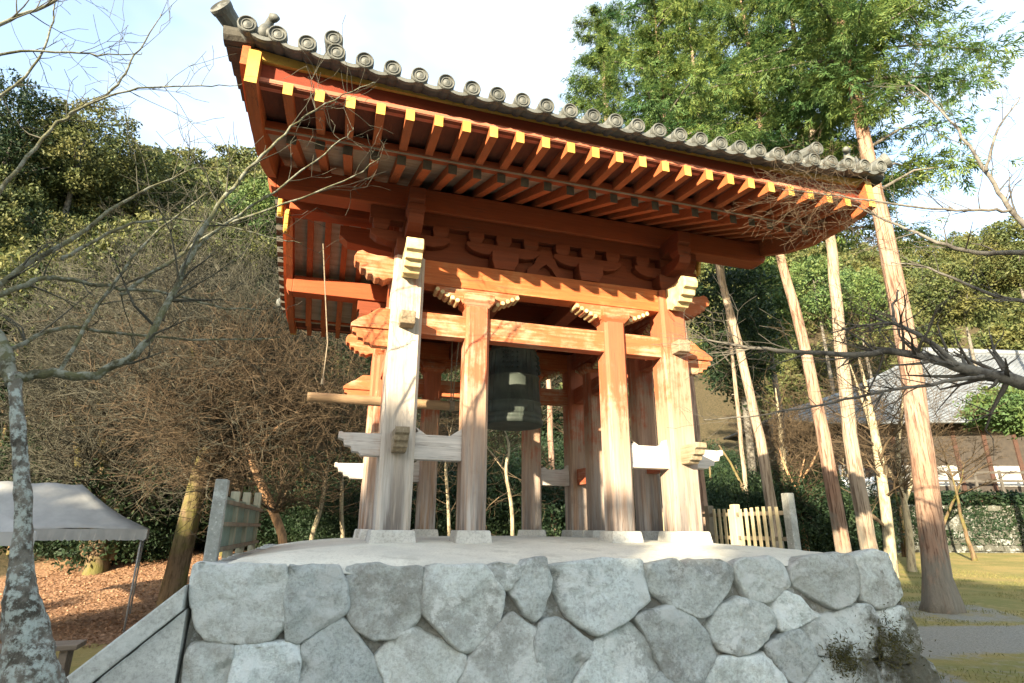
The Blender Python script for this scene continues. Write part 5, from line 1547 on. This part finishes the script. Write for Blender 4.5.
# bare trees of the slope: spreading maple crowns in layers
_, tw1 = bare_tree_mesh(101, 6.0, 0.11, 0.30, (0, 0), 1, 4, 0.0055, 1.2)
_, tw2 = bare_tree_mesh(102, 6.5, 0.11, 0.35, (.1, 0), 1, 4, 0.0055, 1.1)
_, tw3 = bare_tree_mesh(103, 5.5, 0.10, 0.28, (0, .1), 2, 4, 0.0055, 1.3)
def stem_of(seed, h, r):
    rnd = random.Random(seed); p = Vector((0, 0, -.5)); d = Vector((rnd.gauss(0, .18), rnd.gauss(0, .18), 1)).normalized(); P = [p]
    for i in range(6):
        d = (d + Vector((rnd.gauss(0, .16), rnd.gauss(0, .16), .06))).normalized(); p = p + d * h / 6; P.append(p)
    return P, [r * (1.2 - .13 * i) for i in range(7)]
names = ['low spreading', 'tall slender', 'broad layered', 'leaning', 'forked']
BT = [  # px, py of the foot (ray to distance), distance, scale, prototype, twig colour, words
 (30, 20.5, 1.15, 101, 'twig_grey', 'grey twiggy bare tree above the tent ridge at the far left'),
 (95, 22.5, 1.25, 102, 'twig_tan', 'tan twiggy bare tree above the right end of the tent'),
 (190, 24.0, 1.3, 101, 'twig_grey', 'tall bare tree on the slope above the leaning mossy trunk'),
 (235, 20.5, 1.05, 102, 'twig_tan', 'tan bare tree right behind the leaning mossy trunk'),
 (262, 25.0, 1.3, 103, 'twig_grey', 'bare tree on the slope straight above the granite fence post'),
 (300, 21.5, 1.05, 101, 'twig_tan', 'russet twiggy bare tree behind the left gable of the tower'),
 (420, 21.0, 0.95, 102, 'twig_tan', 'bare tree seen between the front left post and its neighbour'),
 (505, 22.5, 1.0, 101, 'twig_grey', 'bare twiggy tree seen under the bell'),
 (570, 23.5, 1.0, 103, 'twig_tan', 'bare twiggy tree seen between the rear right posts'),
 (735, 27.0, 1.0, 101, 'twig_grey', 'grey bare tree behind the picket fence'),
 (790, 29.0, 1.1, 102, 'twig_tan', 'russet bare tree right of the picket fence end post'),
 (840, 31.0, 1.1, 103, 'twig_tan', 'russet bare tree in front of the temple eaves'),
 (935, 30.0, 0.95, 101, 'twig_tan', 'tangled brown bare tree in front of the temple veranda'),
 (965, 27.0, 0.9, 102, 'twig_tan', 'thin brown bare tree rising in front of the pale temple roof'),
 (900, 28.0, 0.95, 103, 'twig_grey', 'grey bare tree behind the thickest cypress'),
]
for i, (px, y, s, key, tm, lab) in enumerate(BT):
    p = at_y(px, 500, y)
    bare_tree(key, G(p.x, p.y), i * 1.9, s, lab, 'bare trees of the woods', 'bare tree', 'moss_bark' if px < 400 or px > 880 else 'pale_bark', tm,
              h={101: 6.0, 102: 6.5, 103: 5.5}[key], r=0.12, flat={101: .30, 102: .35, 103: .28}[key], stems=2 if key == 103 else 1, rmin=0.0045, spread=1.2)

# the wooded hillside: one mass of twigs, stems and evergreen crowns nobody could count
tw = []; st_ = MB()
for i in range(30):
    X = rs.uniform(-40, 8); Y = rs.uniform(26, 46)
    if X > 2 and Y < 30: continue
    s = rs.uniform(0.9, 1.4)
    V, F = (tw1, tw2, tw3)[i % 3]
    tw.append((xf(V, (X, Y, gh(X, Y)), rs.uniform(0, 6.3), (s, s, s)), F))
for i in range(26):
    X = rs.uniform(12, 60); Y = rs.uniform(42, 62)
    s = rs.uniform(1.0, 1.5); V, F = (tw1, tw2, tw3)[i % 3]
    tw.append((xf(V, (X, Y, gh(X, Y)), rs.uniform(0, 6.3), (s, s, s)), F))
for i in range(150):
    X = rs.uniform(-36, 14); Y = rs.uniform(21.5, 40)
    P, rr = stem_of(i, rs.uniform(3, 6), rs.uniform(.04, .12))
    o = Vector((X, Y, gh(X, Y))); st_.tube([o + p for p in P], rr, 6)
V, F = merge(tw)
o = np_obj('hillside_twigs', V, F, M['twig_hill']); kind(o, 'stuff'); tag(o, 'grey mass of bare twigs covering the wooded hillside', 'woods')
o = st_.build('hillside_stems', M['moss_bark'], smooth=True, fix=False); kind(o, 'stuff'); tag(o, 'thin trunks crowded together inside the dark hillside woods', 'woods')
# dark evergreen undergrowth filling the woods behind the tower and tent
un = []
cA = crown(201, 1.5, 1.3, 170, 60, 0.045, 0.40, 0.1, 0.45)
cB = crown(202, 1.3, 1.5, 170, 60, 0.042, 0.38, 0.1, 0.45)
for i in range(170):
    t = rs.uniform(0, 1)
    X = -30 + 46 * t; Y = rs.uniform(20.0, 26) + max(0, X - 2) * 0.35
    s = rs.uniform(0.9, 1.8)
    V, F = (cA, cB)[i % 2]
    un.append((xf(V, (X, Y, gh(X, Y) + 0.9 * s), rs.uniform(0, 6.3), (s, s, s)), F))
for i in range(36):
    X = rs.uniform(9, 20); Y = rs.uniform(30, 38)
    s = rs.uniform(0.8, 1.2); V, F = (cA, cB)[i % 2]
    un.append((xf(V, (X, Y, gh(X, Y) + 0.8 * s), rs.uniform(0, 6.3), (s, s, s)), F))
for i in range(70):
    X = rs.uniform(-32, 6); Y = rs.uniform(25, 42)
    s = rs.uniform(1.0, 1.9); V, F = (cA, cB)[i % 2]
    un.append((xf(V, (X, Y, gh(X, Y) + rs.uniform(1.5, 3.2)), rs.uniform(0, 6.3), (s, s, s)), F))
r2 = np.random.RandomState(5)
for i in range(46):
    X = r2.uniform(3, 17); Y = r2.uniform(27, 33) + max(0, X - 3) * 0.7
    s = r2.uniform(1.0, 1.9); V, F = (cA, cB)[i % 2]
    un.append((xf(V, (X, Y, gh(X, Y) + r2.uniform(.8, 4.0)), r2.uniform(0, 6.3), (s, s, s)), F))
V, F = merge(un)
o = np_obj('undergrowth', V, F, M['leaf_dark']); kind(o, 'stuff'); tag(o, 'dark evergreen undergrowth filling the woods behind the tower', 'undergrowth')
# far woods on the ridges
fw = []
cC = crown(203, 3.0, 3.4, 260, 22, 0.22, 0.75, 0.1, 0.45)
cD = crown(204, 2.6, 4.2, 260, 22, 0.20, 0.70, 0.1, 0.45)
cE = crown(205, 2.4, 2.8, 420, 26, 0.11, 0.55, 0.1, 0.45)
for i in range(170):
    X = rs.uniform(-75, 8); Y = rs.uniform(34, 80) + max(0, X) * .6
    near = i % 3 == 0
    if near: X = rs.uniform(-46, -17); Y = rs.uniform(22, 36)
    s = rs.uniform(0.8, 1.3); V, F = (cC, cD)[i % 2] if not near else cE
    fw.append((xf(V, (X, Y, gh(X, Y) + 3.2 * s), rs.uniform(0, 6.3), (s, s, s)), F))
for i in range(150):
    X = rs.uniform(8, 105); Y = rs.uniform(52, 100)
    s = rs.uniform(0.9, 1.4); V, F = (cC, cD)[i % 2]
    fw.append((xf(V, (X, Y, gh(X, Y) + 3.2 * s), rs.uniform(0, 6.3), (s, s, s)), F))
V, F = merge(fw)
o = np_obj('far_woods', V, F, M['leaf_broad']); kind(o, 'stuff'); tag(o, 'sunlit evergreen woods closing the view along the hill ridges', 'woods')

# single evergreens that stand out
EV = [  # px, py of the crown centre, distance, key, rx, rz, mat, label
 (78, 160, 30, 301, 3.2, 4.2, 'leaf_broad', 'tall round-topped olive evergreen at the upper left of the hillside'),
 (135, 195, 33, 302, 3.2, 3.6, 'leaf_broad', 'olive evergreen just right of the tallest one on the left hillside'),
 (10, 150, 28, 303, 3.0, 4.0, 'leaf_dark', 'dark evergreen cut by the left edge of the picture'),
 (196, 235, 36, 301, 3.0, 3.0, 'leaf_broad', 'yellow-green evergreen midway between the hilltop and the tower roof'),
 (255, 215, 38, 302, 2.6, 3.2, 'leaf_mid', 'bright green evergreen touching the left verge of the tower roof'),
 (240, 265, 34, 303, 2.2, 2.4, 'leaf_broad', 'bushy evergreen below the bright green one beside the roof verge'),
 (735, 330, 27, 304, 2.3, 4.6, 'leaf_dark', 'dark dense evergreen behind the right tower post'),
 (762, 300, 30, 305, 2.2, 3.6, 'leaf_mid', 'bright evergreen between the dark one and the orange-barked cypress'),
 (815, 290, 46, 301, 3.2, 3.6, 'leaf_mid', 'rounded green tree between the orange and the grey-brown cypress'),
 (855, 300, 50, 302, 3.4, 4.0, 'leaf_mid', 'rounded green tree seen left of the thickest cypress'),
 (960, 290, 44, 303, 3.6, 3.2, 'leaf_broad', 'olive tree above the temple roof right of the thickest cypress'),
 (1010, 250, 40, 304, 2.8, 3.4, 'leaf_broad', 'loose olive tree at the right edge above the temple'),
 (1030, 404, 25, 306, 2.6, 1.25, 'leaf_mid', 'low leafy green tree in front of the temple at the right edge'),
]
for i, (px, py, y, key, rx, rz_, mt, lab) in enumerate(EV):
    c = at_y(px, py, y)
    g = gh(c.x, c.y)
    h = max(rz_ * 0.6, c.z - g)
    evergreen(key, (c.x, c.y, g), i * 1.3, 1.0, lab, 'evergreens of the woods', mt, rx, rz_, h, int(150 * rx ** 1.1), 26, 0.085 + 0.03 * (y / 30), 0.42 if rx < 2 else 0.55)

# evergreens standing behind the viewer (they shade the wall and the foot of the tower)
hd = Vector((SUN_DIR.x, SUN_DIR.y, 0)).normalized(); pp = Vector((-hd.y, hd.x, 0))
SHADE = [(-18.4, 9.6, 27), (-15.0, 11.6, 26), (-12.6, 12.4, 26), (-10.9, 12.2, 25), (-9.2, 11.7, 25.5), (-7.6, 11.2, 24.5), (-6.0, 11.9, 25.5), (-4.5, 11.5, 25), (-3.0, 10.25, 25.5), (-1.4, 10.0, 24.5), (0.2, 13.4, 25.5), (1.9, 13.6, 25), (3.8, 11.0, 26), (5.8, 10.6, 25.5), (8.0, 10.6, 26), (10.4, 10.4, 25.5),
         (-6.8, 9.9, 22.6), (-5.2, 9.9, 22.8), (-3.8, 9.6, 22.4), (-2.3, 9.5, 22.8), (-0.7, 9.6, 22.5), (0.9, 9.8, 22.8)]
for i, (t, top, dist) in enumerate(SHADE):
    c = pp * (t + 0.45) + hd * dist
    g = gh(c.x, c.y)
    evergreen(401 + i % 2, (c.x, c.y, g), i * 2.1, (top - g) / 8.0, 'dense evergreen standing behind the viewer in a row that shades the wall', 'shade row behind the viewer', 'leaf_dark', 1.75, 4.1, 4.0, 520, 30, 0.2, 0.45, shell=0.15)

# ------------------------------------------------------------------ tent, bench
tp = ground_hit(127, 637)
tent = tag(empty('event_tent', tp), 'white canvas event tent with a scalloped valance on a thin steel pole', 'tent')
pt = at_y(134, 535, tp.y) - Vector(tp)
He = pt.z
Wt = 3.6
u = Vector((-0.87, -0.5, 0)).normalized(); v_ = Vector((0.5, -0.87, 0)).normalized()     # along the eave to the left, towards the viewer
def tp_(a, b_, z): return tuple(u * a + v_ * b_ + Vector((0, 0, z)))
for a, b_ in ((0, 0), (Wt * 1.5, 0), (0, -2.7), (Wt * 1.5, -2.7)):
    mb = MB(); mb.tube([tp_(a, b_, -0.15), tp_(a, b_, He)], 0.02, 8); mb.build('pole', M['steel'], tent, smooth=True)
mb = MB(); rz_ = He + 0.95
n = 16
def roofp(a, side, t):  # t 0 eave .. 1 ridge, slight sag
    b_ = 0.06 if side == 0 else -2.76
    bb = b_ + (-1.35 - b_) * t
    aa = -0.08 + a * (Wt * 1.5 + 0.16)
    inset = 1.45 * t
    aa = inset + (aa + 0.08) / (Wt * 1.5 + 0.16) * (Wt * 1.5 - 2 * inset + 0.16) - 0.08
    return tp_(aa, bb, He + 0.03 + 0.95 * t - 0.10 * math.sin(math.pi * t) - 0.02 * math.sin(a * 22))
for side in (0, 1):
    b0 = len(mb.v)
    for j in range(9):
        for i in range(n + 1): mb.v.append(roofp(i / n, side, j / 8))
    for j in range(8):
        for i in range(n):
            q = b0 + j * (n + 1) + i; mb.f.append((q, q + 1, q + n + 2, q + n + 1)); mb.m.append(0)
for a in (0, 1):
    b0 = len(mb.v)
    for j in range(9):
        for i in range(9):
            p, q = Vector(roofp(a, 0, j / 8)), Vector(roofp(a, 1, j / 8)); mb.v.append(tuple(p.lerp(q, i / 8)))
    for j in range(8):
        for i in range(8):
            q = b0 + j * 9 + i; mb.f.append((q, q + 1, q + 10, q + 9)); mb.m.append(0)
rf_ = mb.build('canopy', M['canvas'], tent, smooth=True, fix=False)
sol = rf_.modifiers.new('cloth', 'SOLIDIFY'); sol.thickness = 0.006
mb = MB()
def valance(pA, pB, n=44):
    pA, pB = Vector(pA), Vector(pB)
    b0 = len(mb.v)
    for i in range(n + 1):
        p = pA.lerp(pB, i / n)
        w_ = 0.015 * math.sin(i * 1.7)
        drop = 0.20 + 0.035 * abs(math.sin(i * math.pi / 2.2))
        mb.v.append((p.x + w_ * 0.3, p.y + w_ * 0.3, p.z)); mb.v.append((p.x + w_, p.y + w_, p.z - drop))
    for i in range(n):
        q = b0 + i * 2; mb.f.append((q, q + 2, q + 3, q + 1)); mb.m.append(0)
valance(roofp(0, 0, 0), roofp(1, 0, 0), 88); valance(roofp(0, 0, 0), roofp(0, 1, 0), 44); valance(roofp(0, 1, 0), roofp(1, 1, 0), 88)
vl = mb.build('valance', M['canvas'], tent, fix=False)
sol = vl.modifiers.new('cloth', 'SOLIDIFY'); sol.thickness = 0.006
# second, nearer tent corner at the left edge
q0 = at_y(39, 538, 8.6); g0 = gh(q0.x, q0.y)
tent2 = tag(empty('side_tent', (q0.x, q0.y, g0)), 'second white tent corner peeking in behind the lichen-crusted trunk', 'tent')
hz = q0.z - g0
mb = MB()
c_ = [(0, 0, hz), (-2.6, -0.2, hz), (-3.6, 1.1, hz), (-1.0, 1.25, hz)]
ap = (-1.8, 0.55, hz + 0.6)
mb.add(c_ + [ap], [(0, 1, 4), (1, 2, 4), (2, 3, 4), (3, 0, 4)])
mb.add([(0, 0, hz), (-2.6, -.2, hz), (-2.6, -.2, hz - .18), (0, 0, hz - .18), (-1.0, 1.25, hz), (-1.0, 1.25, hz - .18)], [(0, 1, 2, 3), (0, 3, 5, 4)])
c2 = mb.build('canopy', M['canvas'], tent2, fix=False); sol = c2.modifiers.new('cloth', 'SOLIDIFY'); sol.thickness = 0.006
for p in ((-0.06, 0.03), (-2.57, -0.15), (-3.55, 1.06), (-1.02, 1.2)):
    mb = MB(); mb.tube([(p[0], p[1], -.1), (p[0], p[1], hz)], 0.02, 8); mb.build('pole', M['steel'], tent2)
bp = ground_hit(70, 700)
bp = at_y(70, 648, 6.6); gz = gh(bp.x, bp.y)
bench = tag(empty('plank_bench', (bp.x, bp.y, gz), 0.35), 'small dark plank bench between the lichen-crusted tree and the stair', 'bench')
hb_ = max(0.3, bp.z - gz)
MB().box(-0.75, 0.14, -0.16, 0.16, hb_ - 0.05, hb_).build('seat', M['plank'], bench, bevel=0.008)
for x in (-0.62, 0.02): MB().box(x - 0.035, x + 0.035, -0.11, 0.11, -0.1, hb_ - 0.052).build('leg', M['plank'], bench, bevel=0.006)

# ------------------------------------------------------------------ temple hall, veranda, retaining wall and hedge on the right
ty = 40.0
th_ = tag(empty('temple_hall', G(26, ty + 4), 0), 'temple hall with a broad pale tiled roof and a raised veranda behind the right-hand trees', 'temple hall')
TO = Vector(th_.location)
def tl(p): return Vector(p) - TO
e0, e1 = at_y(775, 421, ty), at_y(1180, 410, ty)          # eave line
r0, r1 = at_y(928, 347, ty + 5), at_y(1180, 352, ty + 5)    # ridge line
bk0, bk1 = Vector((e0.x, ty + 10, e0.z)), Vector((e1.x, ty + 10, e0.z))
mb = MB(); n = 24; m_ = 10
def rp(a, t):
    p = e0.lerp(e1, a); q = r0.lerp(r1, a)
    k = p.lerp(q, t); k.z -= 0.55 * math.sin(math.pi * t) * (1 - .2 * t); k.z += 0.5 * abs(1 - 2 * min(1, a * 1.0)) ** 6 * (1 - t)
    return k
b0 = 0
for j in range(m_ + 1):
    for i in range(n + 1): mb.v.append(tuple(tl(rp(i / n, j / m_))))
for j in range(m_):
    for i in range(n):
        q = j * (n + 1) + i; mb.f.append((q, q + 1, q + n + 2, q + n + 1)); mb.m.append(0)
b0 = len(mb.v)
for j in range(m_ + 1):
    for i in range(n + 1):
        k = rp(i / n, j / m_); mb.v.append(tuple(tl((k.x, 2 * (ty + 5) - k.y, k.z))))
for j in range(m_):
    for i in range(n):
        q = b0 + j * (n + 1) + i; mb.f.append((q, q + n + 1, q + n + 2, q + 1)); mb.m.append(0)
# hip at the left end
b0 = len(mb.v)
for j in range(m_ + 1):
    A = rp(0, j / m_); B = Vector((A.x, 2 * (ty + 5) - A.y, A.z))
    for i in range(9): mb.v.append(tuple(tl(A.lerp(B, i / 8))))
for j in range(m_):
    for i in range(8):
        q = b0 + j * 9 + i; mb.f.append((q, q + 9, q + 10, q + 1)); mb.m.append(0)
ro = mb.build('roof', M['temple_roof'], th_, smooth=True, fix=False)
sol = ro.modifiers.new('thick', 'SOLIDIFY'); sol.thickness = 0.18; sol.offset = -1
mb = MB()
for i in range(60):
    a = i / 59
    mb.tube([tl(rp(a, t / 8)) + Vector((0, 0, 0.04)) for t in range(9)], 0.07, 5, cap=False)
mb.build('tile_row', M['temple_roof'], ro, smooth=True)
mb = MB(); mb.tube([tl(r0) + Vector((-.3, 0, .12)), tl(r0.lerp(r1, .5)) + Vector((0, 0, 0.1)), tl(r1)], 0.26, 10); mb.tube([tl(rp(0, t / 8)) + Vector((0, 0, 0.10)) for t in range(9)], 0.16, 8)
mb.build('ridge_tile', M['temple_roof'], ro, smooth=True)
w0, w1 = at_y(835, 452, ty + 2), at_y(1180, 440, ty + 2)
f0 = at_y(835, 488, ty + 1)
fz = f0.z; gzt = gh(28, ty)
wl, wr = w0.x, e1.x - 1
MB().box(*sorted((wl - TO.x, wr - TO.x)), 2 + ty - TO.y, 2.2 + ty - TO.y, fz - TO.z, e0.z + 0.5 - TO.z).build('wall', M['temple_dark'], th_)
k = 0
xx = wl
while xx < wr:
    MB().box(xx - .14 - TO.x, xx + .14 - TO.x, 1.9 + ty - TO.y, 2.02 + ty - TO.y, fz - TO.z, e0.z + 0.4 - TO.z).build('post', M['temple_red'], th_)
    if k % 3 != 1: MB().box(xx + .2 - TO.x, xx + 2.0 - TO.x, 1.94 + ty - TO.y, 1.99 + ty - TO.y, fz + .5 - TO.z, fz + 1.9 - TO.z).build('white_panel', M['plaster'], th_)
    xx += 2.2; k += 1
MB().box(wl - .6 - TO.x, wr - TO.x, ty - .2 - TO.y, ty + 2 - TO.y, fz - .22 - TO.z, fz - TO.z).build('veranda_floor', M['temple_wood'], th_)
MB().box(wl - .3 - TO.x, wr - TO.x, ty + .3 - TO.y, ty + 1.9 - TO.y, gzt - .5 - TO.z, fz - .224 - TO.z).build('veranda_base', M['temple_red'], th_)
for z in (0.62, 1.18):
    MB().box(wl - .5 - TO.x, wr - TO.x, ty - .16 - TO.y, ty - .08 - TO.y, fz + z - TO.z, fz + z + .15 - TO.z).build('rail', M['temple_wood'], th_)
xx = wl - .4
while xx < wr:
    MB().box(xx - .08 - TO.x, xx + .08 - TO.x, ty - .17 - TO.y, ty - .07 - TO.y, fz - TO.z, fz + 1.4 - TO.z).build('rail_post', M['temple_wood'], th_); xx += 1.7
# low side hall roof linking on the left with a pale sheet hung out below
# retaining wall of rough stones below the veranda, ivy and hedge
yb = 31.0
A = at_y(905, 541, yb); Bq = at_y(1200, 541, yb)
wt = at_y(960, 500, yb).z
rw = tag(empty('retaining_wall', G(A.x, yb)), 'low mossy stone retaining wall beyond the lawn at the right', 'wall')
RO = Vector(rw.location); rnd = random.Random(5)
mb = MB()
z = -0.3
row = 0
while z < wt - RO.z:
    hh = rnd.uniform(.28, .42); x = -0.4 + rnd.uniform(-.2, 0)
    while x < Bq.x - A.x:
        wd = rnd.uniform(.35, .8)
        V, F = stone_mesh([(x + .01, 0.1 * (z + .3), z), (x + wd / 2, 0.1 * (z + .3), z + rnd.uniform(-.03, .03)), (x + wd - .01, 0.1 * (z + .3), z), (x + wd - .01, .1 * (z + .3 + hh), z + hh), (x + wd / 2, .1 * (z + .3 + hh), z + hh + rnd.uniform(-.03, .03)), (x + .01, .1 * (z + .3 + hh), z + hh)], (0, -1, 0.1), 0.07, rnd.random() * 50, 0.03, 16, 9, 0.2)
        mb.add(V, F); x += wd
    z += hh; row += 1
mb.build('rubble_face', M['shaded_moss_stone'], rw, smooth=True)
MB().box(-0.5, Bq.x - A.x, 0.16, 1.2, -0.3, wt - RO.z - 0.02).build('earth_core', M['shaded_moss_stone'], rw)
def hedge(label, pA, pB, h, wd, seed, mat, dens=60):
    A_, B_ = Vector(pA), Vector(pB)
    o = tag(empty('hedge', A_), label, 'hedge')
    rs_ = np.random.RandomState(seed); d = (B_ - A_); Ln = d.length; d.normalize(); sd = Vector((-d.y, d.x, 0))
    n = int(Ln * h * dens * 9)
    a = rs_.uniform(0, Ln, n); hh = h * (0.85 + 0.22 * np.sin(a * 1.7 + seed) * np.cos(a * 0.6) + rs_.normal(0, .07, n)); z = rs_.uniform(0, 1, n) ** 0.8 * hh
    q = rs_.normal(0, wd * .42, n)
    c = np.outer(a, d) + np.outer(q, sd) + np.outer(z, (0, 0, 1))
    # follow the ground
    c[:, 2] += np.array([gh(A_.x + p[0], A_.y + p[1]) for p in c[::1]]) - A_.z
    ax = rnd_dirs(rs_, n); bx = np.cross(ax, rnd_dirs(rs_, n)); bx /= np.linalg.norm(bx, axis=1, keepdims=True)
    s = 0.10 * rs_.uniform(.6, 1.3, (n, 1))
    V, F = leaf_cards(c, ax * s, bx * s * .55)
    np_obj('foliage', V, F, M[mat], o)
    T = MB(); x = 0.3
    while x < Ln:
        p = d * x; g_ = gh(A_.x + p.x, A_.y + p.y) - A_.z
        T.tube([(p.x, p.y, g_ - .2), (p.x + .05, p.y, g_ + h * .7)], [.035, .015], 6); x += .6
    T.build('stems', M['moss_bark'], o)
    return o
pA, pB = at_y(1018, 545, 33), at_y(775, 545, 33)
hedge('dark clipped hedge running behind the cypress trunks right of the fence', G(at_y(790, 545, 32).x, 32), G(A.x + 0.5, 32), 2.1, 1.0, 3, 'leaf_dark', 30)
tw_ = wt
o = tag(empty('hedge', (A.x, yb + .9, wt)), 'dark hedge growing on top of the mossy stone retaining wall', 'hedge')
rs_ = np.random.RandomState(9); Ln = Bq.x - A.x; n = 6500
top_z = at_y(960, 486, yb + .9).z - wt
c = np.stack([rs_.uniform(-.3, Ln, n), rs_.normal(0, .35, n), rs_.uniform(0, 1, n) * (top_z * (0.95 + .2 * rs_.normal(0, 1, n) * .4))], 1)
ax = rnd_dirs(rs_, n); bx = np.cross(ax, rnd_dirs(rs_, n)); bx /= np.linalg.norm(bx, axis=1, keepdims=True); s = .11 * rs_.uniform(.6, 1.3, (n, 1))
V, F = leaf_cards(c, ax * s, bx * s * .55); np_obj('foliage', V, F, M['leaf_dark'], o)
# ivy over the stone face, set thick and dark to imitate shade there
o = tag(empty('ivy', (A.x, yb - .1, RO.z)), 'dark ivy hanging over the face of the mossy stone retaining wall', 'ivy')
n = 9500; c = np.stack([rs_.uniform(0, Ln, n), rs_.normal(-.02, .05, n), (wt - RO.z) * rs_.uniform(0.05, 1, n) ** 0.6], 1)
keep = np.array([mnoise.noise((p[0] * .8, 0, p[2] * 1.1)) > -.38 for p in c]); c = c[keep]; n = len(c)
c[:, 1] += 0.1 * (c[:, 2] + .3)
ax = rnd_dirs(rs_, n); bx = np.cross(ax, rnd_dirs(rs_, n)); bx /= np.linalg.norm(bx, axis=1, keepdims=True); s = .07 * rs_.uniform(.6, 1.3, (n, 1))
V, F = leaf_cards(c, ax * s, bx * s * .6); np_obj('foliage', V, F, M['leaf_dark'], o)
# pale sheet hung between the trunks
p = at_y(846, 492, 27); q = at_y(876, 472, 27)
sh = tag(empty('pale_sheet', G((p.x + q.x) / 2, 27)), 'pale blue-white sheet hung on two stakes between the orange and grey-brown cypress trunks', 'sheet')
SO = Vector(sh.location); mb = MB(); nn = 12
for i in range(nn + 1):
    x = p.x + (q.x - p.x) * i / nn
    mb.v.append((x - SO.x, .04 * math.sin(i * 1.3), q.z - SO.z - .10 * math.sin(math.pi * i / nn))); mb.v.append((x - SO.x, .08 * math.sin(i * 1.3 + .5), p.z - SO.z))
for i in range(nn): mb.f.append((2 * i, 2 * i + 2, 2 * i + 3, 2 * i + 1)); mb.m.append(0)
so = mb.build('cloth', M['sheet'], sh, smooth=True, fix=False); sol = so.modifiers.new('cloth', 'SOLIDIFY'); sol.thickness = .006
for x in (p.x, q.x): 
    mb = MB(); mb.tube([(x - SO.x, 0.03, -.3), (x - SO.x, 0.03, q.z - SO.z + .05)], .03, 7); mb.build('stake', M['fence_dark'], sh)

# small plants: moss tufts on the wall, weeds at the right foot, fallen leaves
rs_ = np.random.RandomState(21)
def tuft(label, uv, seed, n=260, r=0.16):
    h = local_hit(*uv, wall_front); wq = to_world(h)
    o = tag(empty('fern_tuft', wq), label, 'fern')
    rq = np.random.RandomState(seed)
    n *= 4; c = rq.normal(0, r, (n, 3)) * np.array([1, .22, .85]) + np.array([0, -.045, 0])
    ax = rnd_dirs(rq, n) + np.array([0, -.6, -.2]); ax /= np.linalg.norm(ax, axis=1, keepdims=True)
    bx = np.cross(ax, rnd_dirs(rq, n)); bx /= np.linalg.norm(bx, axis=1, keepdims=True); s = .02 * rq.uniform(.5, 1.4, (n, 1))
    V, F = leaf_cards(c, ax * s, bx * s * .3); np_obj('fronds', V, F, M['leaf_fern'], o)
M['leaf_fern'] = leaf_mat('dull_fern_fronds', (0.05, 0.05, 0.018), (0.10, 0.09, 0.03), None, .2)
tuft('brownish fern tuft hanging low on the stone wall, left of the wall corner', (842, 656), 1, 300, .10)
tuft('darker fern tuft on the stone wall right under the mossy corner stone', (885, 640), 2, 420, .14)
n = 9000
cx = rs_.uniform(-14, -4.6, n); cy = rs_.uniform(11.5, 21, n)
c = np.stack([cx, cy, [gh(a, b) + .02 for a, b in zip(cx, cy)]], 1)
ax = rnd_dirs(rs_, n) * np.array([1, 1, .5]); bx = np.cross(ax, np.array([0, 0, 1.0]) + rs_.normal(0, .5, (n, 3))); bx /= np.linalg.norm(bx, axis=1, keepdims=True)
V, F = leaf_cards(c, ax * .045, bx * .03); o = np_obj('leaf_litter', V, F, M['leaf_brown']); kind(o, 'stuff'); tag(o, 'fallen brown leaves scattered over the left slope', 'fallen leaves')
# short grass of the lawn
n = 60000
cx = rs_.uniform(3.5, 16, n); cy = rs_.uniform(4.5, 24, n)
ok_ = np.array([(abs((b - 9.9) - .1 * (a - 7)) > 1.1 + .4 * mnoise.noise((a, b, 0))) and mnoise.noise((a * .8, b * .8, 3)) > -.1 and to_local((a, b, 0)).x > 3.75 for a, b in zip(cx, cy)])
cx, cy = cx[ok_], cy[ok_]; n = len(cx)
c = np.stack([cx, cy, [gh(a, b) + .02 for a, b in zip(cx, cy)]], 1)
ax = np.array([0, 0, 1.0]) + rs_.normal(0, .5, (n, 3)); ax /= np.linalg.norm(ax, axis=1, keepdims=True)
bx = np.cross(ax, rnd_dirs(rs_, n)); bx /= np.linalg.norm(bx, axis=1, keepdims=True); s = rs_.uniform(.012, .036, (n, 1))
V, F = leaf_cards(c, ax * s, bx * s * .18); o = np_obj('lawn_grass', V, F, M['grass']) if 'grass' in M else np_obj('lawn_grass', V, F, leaf_mat('moss_lawn_grass', (.09, .11, .03), (.22, .19, .06), None, .2))
kind(o, 'stuff'); tag(o, 'short yellow-green grass and moss of the right lawn', 'grass')
